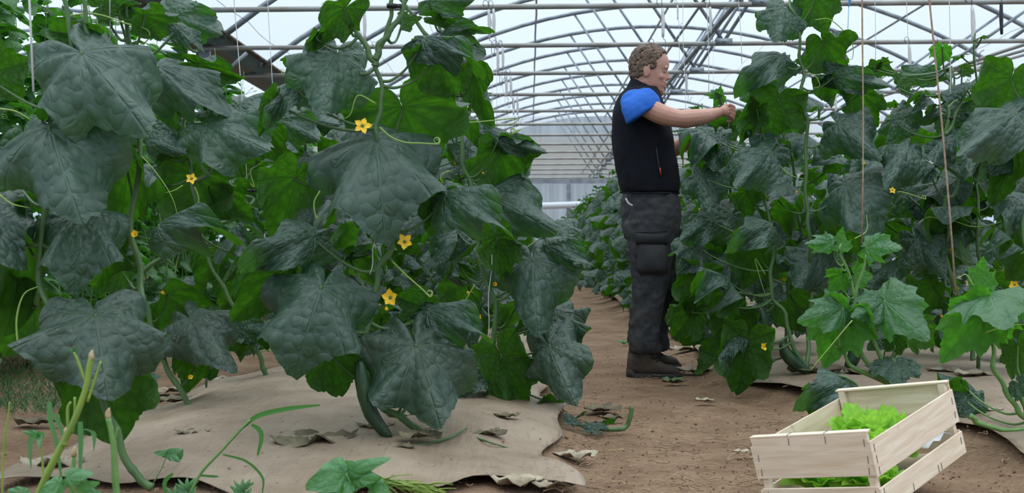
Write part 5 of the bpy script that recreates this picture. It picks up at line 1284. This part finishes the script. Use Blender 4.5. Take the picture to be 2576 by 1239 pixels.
DL = [(775, 1115, 200, .55, 'largest shrivelled brown leaf on the film, left of the hanging cucumber', 'dry'),
      (1060, 1100, 110, .4, 'shrivelled grey green leaf at the foot of the tallest stem', 'dry'),
      (940, 1078, 90, .4, 'small brown leaf beneath the hanging cucumber', 'dry'),
      (1000, 1130, 90, .3, 'thin curled leaf just below the root of the tallest plant', 'dry'),
      (480, 1095, 80, .4, 'pale dead leaf at the left end of the film', 'dry'),
      (1230, 1095, 90, .3, 'grey crumpled leaf right of the tallest plant root', 'dry'),
      (1275, 1050, 60, .4, 'tiny grey leaf on the upper film right of centre', 'dry'),
      (1515, 1032, 90, .6, 'black brown curled leaf on the path', 'dry'),
      (1300, 1215, 130, .5, 'torn pale leaf at the bottom end of the film', 'drypale'),
      (1390, 1222, 110, .5, 'torn whitish leaf at the bottom corner of the film', 'drypale'),
      (1450, 1150, 100, .4, 'flat yellow leaf beside the film corner on the path', 'drypale'),
      (1695, 962, 60, .25, 'dark dead leaf under the toe of the man\'s boot', 'dry'),
      (1750, 935, 90, .5, 'crumpled grey leaf beside the man\'s boots', 'drypale'),
      (1770, 1010, 50, .4, 'small grey leaf in the middle of the path', 'drypale'),
      (1865, 1140, 40, .6, 'small grey scrap left of the crate', 'drypale'),
      (2450, 945, 110, .4, 'silvery shrivelled leaf on the film behind the crate', 'drypale'),
      (2380, 935, 80, .4, 'smaller silvery leaf behind the crate', 'drypale'),
      (2490, 1035, 60, .4, 'pale scrap on the film right of the crate', 'drypale'),
      (2060, 935, 130, .4, 'dead leaves\' largest piece near the root left of the young plant', 'dry'),
      (2170, 940, 100, .4, 'brown leaf by the young plant root', 'dry'),
      (580, 960, 110, .4, 'dry leaf on soil between the two left stems', 'drypale'),
      (420, 985, 90, .5, 'white withered leaf by the bent stem at left', 'drypale'),
      (450, 1010, 110, .4, 'brown withered leaf below the white one at left', 'dry'),
      (90, 1065, 120, .3, 'dark flattened leaf on soil at the left edge', 'dry'),
      (140, 1170, 160, .3, 'pale brown leaf at the lower left corner', 'drypale'),
      (1000, 1050, 60, .5, 'orange brown scrap behind the cucumber tip', 'drypale'),
      (1720, 880, 80, .4, 'dead leaf behind the man\'s boots', 'drypale'),
      (1540, 1055, 70, .3, 'grey scrap beside the wilted green shoot', 'dry')]
for i, a in enumerate(DL): dryleaf(*a, seed=i*3+1)
# straw and small crumbs: uncountable
g = G(); r = random.Random(5)
for i in range(800):
    u = r.uniform(1400, 2000) if r.random() < .7 else r.uniform(0, 2576); v = 770+ (1239-770)*r.random()
    if u < 1400 and r.random() < .6: continue
    p, d = ground_pt(u, v); a = r.gauss(0, .6); L = r.uniform(.01, .075); h = L/2
    q = [np.array((p.x+t*h*math.cos(a)+.006*math.sin(t*3+i), p.y+t*h*math.sin(a)+.008*math.cos(t*4+i), p.z-.006+r.uniform(0, .010))) for t in (-1, -.3, .4, 1)]
    tube(g, q, r.uniform(.0007, .0020), 4, 2)
tag(build('straw_litter', g, M['straw']), 'thin dry straw and roots strewn over the path', 'straw', kind='stuff')
g = G()
for i in range(2600):
    u = r.uniform(0, 2576); v = 700+(1239-700)*r.random()**.8
    if u < 1400 and r.random() < .75: continue
    p, d = ground_pt(u, v); s = r.uniform(.0012, .0045)*(1 if r.random() < .95 else 2); blob(g, (p.x, p.y, p.z-.012), (s, s*r.uniform(.7, 1.2), s*.7), 6, 4)
tag(build('soil_crumbs', g, M['soil']), 'small soil crumbs scattered on film and path', 'soil crumbs', kind='stuff')
def stick(name, pts, rr, m, label, cat, dz=.0):
    g = G(); q = []
    for u, v, h in pts:
        p, d = ground_pt(u, v); q.append(np.array((p.x, p.y, p.z+h)))
    tube(g, q, rr, 7, 5); return tag(build(name, g, M[m], origin=tuple(q[0])), label, cat)
stick('fallen_petiole', [(1175, 1092, .02), (1130, 1108, .01), (1080, 1118, .005), (1040, 1120, 0)], [.003, .005, .004], 'stem', 'green fallen leaf stalk below the root of the tallest plant', 'leaf stalk')
stick('fallen_petiole', [(1195, 1100, 0), (1235, 1115, .003), (1282, 1127, 0)], [.004, .002], 'stem', 'thin green stalk right of the root, on the film', 'leaf stalk')
stick('fallen_petiole', [(792, 1130, 0), (810, 1142, .002), (868, 1143, 0)], [.006, .003], 'stem', 'bent green stalk of the largest shrivelled leaf', 'leaf stalk')
# wilted shoot on the path
p0, d0 = ground_pt(1560, 1080)
wr = empty('wilted_shoot', p0, 'wilted green shoot lying on the path with its cut end raised', 'plant cutting')
def pl(u, v, h=0):
    p, d = ground_pt(u, v); return np.array((p.x, p.y, p.z+h))
g = G(); e = P(1590, 1022, d0); tube(g, [e, P(1585, 1050, d0), P(1572, 1075, d0), pl(1540, 1085, .008), pl(1490, 1080, .008), pl(1440, 1070, .008)], [.008, .009, .008, .005], 8, 5); build('stem', g, M['stem'], wr)
for i, (u, v) in enumerate(((1430, 1070), (1460, 1060), (1510, 1085), (1480, 1090), (1530, 1075))):
    A = pl(u, v, .03); put_leaf('f%d' % (i % 3), A, A+np.array((.05*math.cos(i*2), .04*math.sin(i*2), -.03)), .07, 0, False, wr, view=Vector((0, .5, -1)).normalized())
for i, (u, v, lb) in enumerate(((1690, 962, 'small fresh green sprig in front of the man\'s boot'), (1570, 865, 'green seedling tuft behind the man\'s heel'), (1668, 872, 'little green weed between the boots and the plants'), (1600, 905, 'tiny green weed by the heel'))):
    p, d = ground_pt(u, v); rt = empty('green_sprig', p, lb, 'weed')
    for k in range(6):
        a = k*1.1; A = np.array(p)+np.array((.01*math.cos(a), .01*math.sin(a), .012)); put_leaf('w%d' % (k % 3), A, A+np.array((.05*math.cos(a), .04*math.sin(a), .012)), .022, 0, False, rt, view=Vector((0, .4, -1)).normalized())

# ------------------------------------------------ weeds at the lower left and bottom
def weed(name, label, d, stalks, leaves, cat='weed', sm='stalk', cuts=(), r0=.006, lv='w'):
    u, v = stalks[0][0][:2]; q = P(u, v, d); root = empty(name, (q.x, q.y, max(0, q.z)), label, cat)
    for st in stalks:
        rr = st[-1] if not isinstance(st[-1], tuple) else r0; pts = [s for s in st if isinstance(s, tuple)]
        g = G(); tube(g, [P(a, b, d+(c[0] if c else 0)) for a, b, *c in pts], [rr, rr*.85, rr*.7], 8, 5); build('stalk', g, M[sm], root)
    for (u, v) in cuts:
        c = P(u, v, d); g = G(); tube(g, [c-Vector((0, 0, .006)), c+Vector((0, 0, .006)), c+Vector((.003, 0, .016))], [.0062, .006, .001], 7, 2); build('cut_end', g, M['cutend'], root)
    for L in leaves:
        Au, Av, Tu, Tv, w, dd, fl, vr = L; put_leaf(vr, P(Au, Av, d), P(Tu, Tv, d+dd), w*d/F, 0, fl, root)
    return root
weed('cut_weed', 'yellow green branching weed stalk with a cut top, at the lower left', 2.55,
     [[(60, 1330), (115, 1200), (150, 1130), (185, 1060), (215, 980), (225, 920), (230, 900), .0085], [(172, 1095), (170, 1030), (178, 1010), .004], [(180, 1090), (188, 1040), (188, 998), .004], [(215, 960), (195, 905), (186, 885), .0038], [(220, 1010), (240, 950), (254, 908), .0034], [(160, 1120), (166, 1090), .008]],
     [(186, 885, 168, 878, 10, .01, False, 'y0'), (187, 882, 200, 874, 10, 0, False, 'y1'), (186, 880, 190, 872, 9, 0, False, 'y1')], cuts=[(230, 898), (167, 1088)])
weed('cut_weed', 'thick green cut stem standing in front of the film\'s left end', 2.5,
     [[(300, 1330), (290, 1200), (285, 1110), (272, 1050), .0085], [(288, 1105), (295, 1080), (294, 1075), .0035]], [], cuts=[(272, 1044)], sm='stemyoung')
weed('cut_weed', 'short green cut stem between the branching stalk and the thick one', 2.5, [[(180, 1320), (184, 1200), (186, 1145), .006]], [], cuts=[(186, 1140)], sm='stemyoung')
weed('small_weed', 'slender pale weed with a drooping leaf cluster at the lower left', 2.6, [[(108, 1330), (108, 1180), (100, 1110), .003]],
     [(100, 1095, 58, 1075, 18, -.02, False, 'w0'), (98, 1092, 92, 1130, 18, -.03, False, 'w1'), (98, 1090, 120, 1085, 16, -.02, False, 'w2'), (98, 1095, 78, 1100, 16, -.03, False, 'w1')], r0=.003, sm='stalk')
weed('small_weed', 'thin reddish yellow weed stalk at the left border', 2.6, [[(5, 1330), (8, 1150), (20, 1050), (24, 1010), .0026]], [])
for i, (pts, lb) in enumerate((([(165, 1300), (145, 1130), (128, 1060), (124, 1010)], 'tall thin grass blade left of the cut stalk'), ([(170, 1130), (150, 1070), (140, 1040)], 'short grass blade behind the cut stalk'), ([(200, 1250), (203, 1120), (202, 1060)], 'bright upright grass blade beside the cut stalk'),
                               ([(78, 1180), (76, 1120), (84, 1080)], 'grass blade bending near the drooping weed'), ([(236, 1135), (236, 1090), (215, 1078)], 'curved grass blade right of the cut stalk'))):
    g = G(); q = [P(u, v, 2.7) for u, v in pts]; path = catmull(q, 6); vs = []
    for j, p in enumerate(path):
        wd = .006*math.sin(PI*min(1, .25+.75*(1-j/len(path))))+.0004
        vs += [tuple(p+np.array((-wd, 0, 0))), tuple(p+np.array((0, .0015, 0))), tuple(p+np.array((wd, 0, 0)))]
    g.add(vs, [(3*j+i_, 3*j+i_+1, 3*j+i_+4, 3*j+i_+3) for j in range(len(path)-1) for i_ in range(2)]); tag(build('grass_blade', g, M['weed']), lb, 'grass', 'grass blades at the lower left')
# long grass stalk over the film
gr = empty('tall_grass', P(480, 1240, 3.0), 'long arching green grass stem crossing in front of the film', 'grass')
def blade(pts, d, w, par):
    g = G(); path = catmull([P(u, v, d) for u, v in pts], 7); n_ = len(path); vs = []
    T = np.gradient(np.array(path), axis=0)
    for j, p in enumerate(path):
        s = np.cross(T[j], (0, 1, 0)); s /= np.linalg.norm(s)+1e-9; wd = w*math.sin(PI*(.12+.86*j/n_))**.7+.0004
        vs += [p-s*wd, p+np.array((0, .002, 0)), p+s*wd]
    g.add(vs, [(3*j+i_, 3*j+i_+1, 3*j+i_+4, 3*j+i_+3) for j in range(n_-1) for i_ in range(2)]); return build('blade', g, M['weed'], par)
g = G(); tube(g, [P(470, 1260, 3.0), P(505, 1190, 3.0), P(560, 1130, 3.0), P(610, 1075, 3.0), P(630, 1055, 3.0)], [.004, .003], 7, 5); build('stem', g, M['stemyoung'], gr)
blade([(610, 1075), (650, 1045), (720, 1028), (805, 1018)], 3.0, .006, gr); blade([(632, 1068), (650, 1078), (658, 1100), (648, 1145)], 3.0, .006, gr); blade([(560, 1142), (620, 1160), (660, 1200), (660, 1240)], 3.0, .003, gr); blade([(435, 1190), (415, 1210), (415, 1240)], 3.0, .005, gr); blade([(505, 1195), (530, 1197), (550, 1198)], 3.0, .003, gr)
weed('seedling', 'small round leaved seedling on the film near the grass stem', 3.2, [[(385, 1215), (405, 1180), (420, 1145), .0018]], [(425, 1140, 450, 1165, 26, -.02, False, 'w0'), (425, 1140, 455, 1130, 24, 0, False, 'w1'), (418, 1140, 382, 1140, 20, -.02, False, 'w2'), (450, 1150, 462, 1128, 16, 0, False, 'w0')], sm='stemyoung', r0=.0018)
weed('broadleaf_weed', 'pale broad leaved weed cut off by the bottom edge, middle of the picture', 2.75, [[(880, 1300), (885, 1230), (870, 1190), .004], [(885, 1240), (920, 1215), .003], [(880, 1230), (820, 1220), .003]],
     [(868, 1190, 762, 1225, 95, -.06, False, 'w2'), (870, 1192, 830, 1160, 34, 0, False, 'w0'), (880, 1185, 992, 1185, 44, -.05, False, 'w1'), (895, 1200, 955, 1212, 50, -.05, False, 'w0'), (905, 1180, 870, 1152, 28, 0, False, 'w1'), (885, 1215, 860, 1250, 40, -.04, False, 'w2'), (930, 1205, 985, 1230, 40, .03, True, 'w0'), (940, 1220, 985, 1262, 50, -.04, False, 'w2')], sm='stemyoung')
weed('broadleaf_weed', 'pale round leaved weed at the very bottom left below the cut stalks', 2.45, [[(190, 1330), (180, 1250), (170, 1200), .003]],
     [(170, 1198, 235, 1208, 46, -.03, False, 'w1'), (150, 1215, 90, 1245, 44, -.03, False, 'w2'), (200, 1225, 262, 1212, 30, -.02, False, 'w0'), (60, 1240, 20, 1230, 30, 0, False, 'w0'), (240, 1250, 210, 1225, 36, 0, False, 'w1'), (120, 1250, 130, 1215, 40, 0, False, 'w1')], sm='stemyoung')
for i, (u, v, lb) in enumerate(((470, 1225, 'small bright feathery weed at the bottom left of centre'), (610, 1228, 'small bright feathery weed under the grass stem'), (440, 1245, 'feathery weed at the bottom beside the seedling'))):
    rt = empty('feathery_weed', P(u, v+20, 3.0), lb, 'weed')
    for k in range(9):
        a = k*.75; A = P(u, v, 3.0); T = Vector(A)+Vector((.03*math.cos(a), .01, .018*math.sin(a)+.01)); put_leaf('w%d' % (k % 3), A+Vector((0, 0, -.004*k)), T, .014, 0, False, rt)
# heap of pulled pale stems by the broad leaved weed
g = G(); r = random.Random(9)
for k in range(60):
    u = r.uniform(960, 1080); v = 1205+(u-960)*.22+r.uniform(-8, 14); p = P(u, v, 2.9); a = r.gauss(-.25, .25)
    tube(g, [p, p+Vector((.03*math.cos(a), r.uniform(-.01, .01), .03*math.sin(a)+.003)), p+Vector((.07*math.cos(a), r.uniform(-.02, .02), .06*math.sin(a)-.004))], [.0022, .001], 5, 3)
tag(build('pulled_grass_stems', g, M['stalk']), 'limp heap of yellow green pulled stems at the bottom centre', 'grass', kind='stuff')
# rough grass at the far left
g = G()
for k in range(1300):
    u = r.uniform(-80, 215); v = r.uniform(895, 1035)-max(0, (u-90))*.1; p, d = ground_pt(u, v); a = r.uniform(0, 6.28); h = r.uniform(.010, .04); L = r.uniform(.02, .07)
    e = np.array((p.x+L*math.cos(a), p.y+L*math.sin(a), p.z+h)); s = np.array((.0022, 0, 0)); b = np.array((p.x, p.y, p.z-.01)); m_ = (b+e)/2+np.array((0, 0, h*.3))
    g.add([b-s, b+s, m_+s*.8, m_-s*.8, e], [(0, 1, 2, 3), (3, 2, 4)])
tag(build('grass', g, M['grass']), 'rough green grass on soil at the far left', 'grass', kind='stuff')
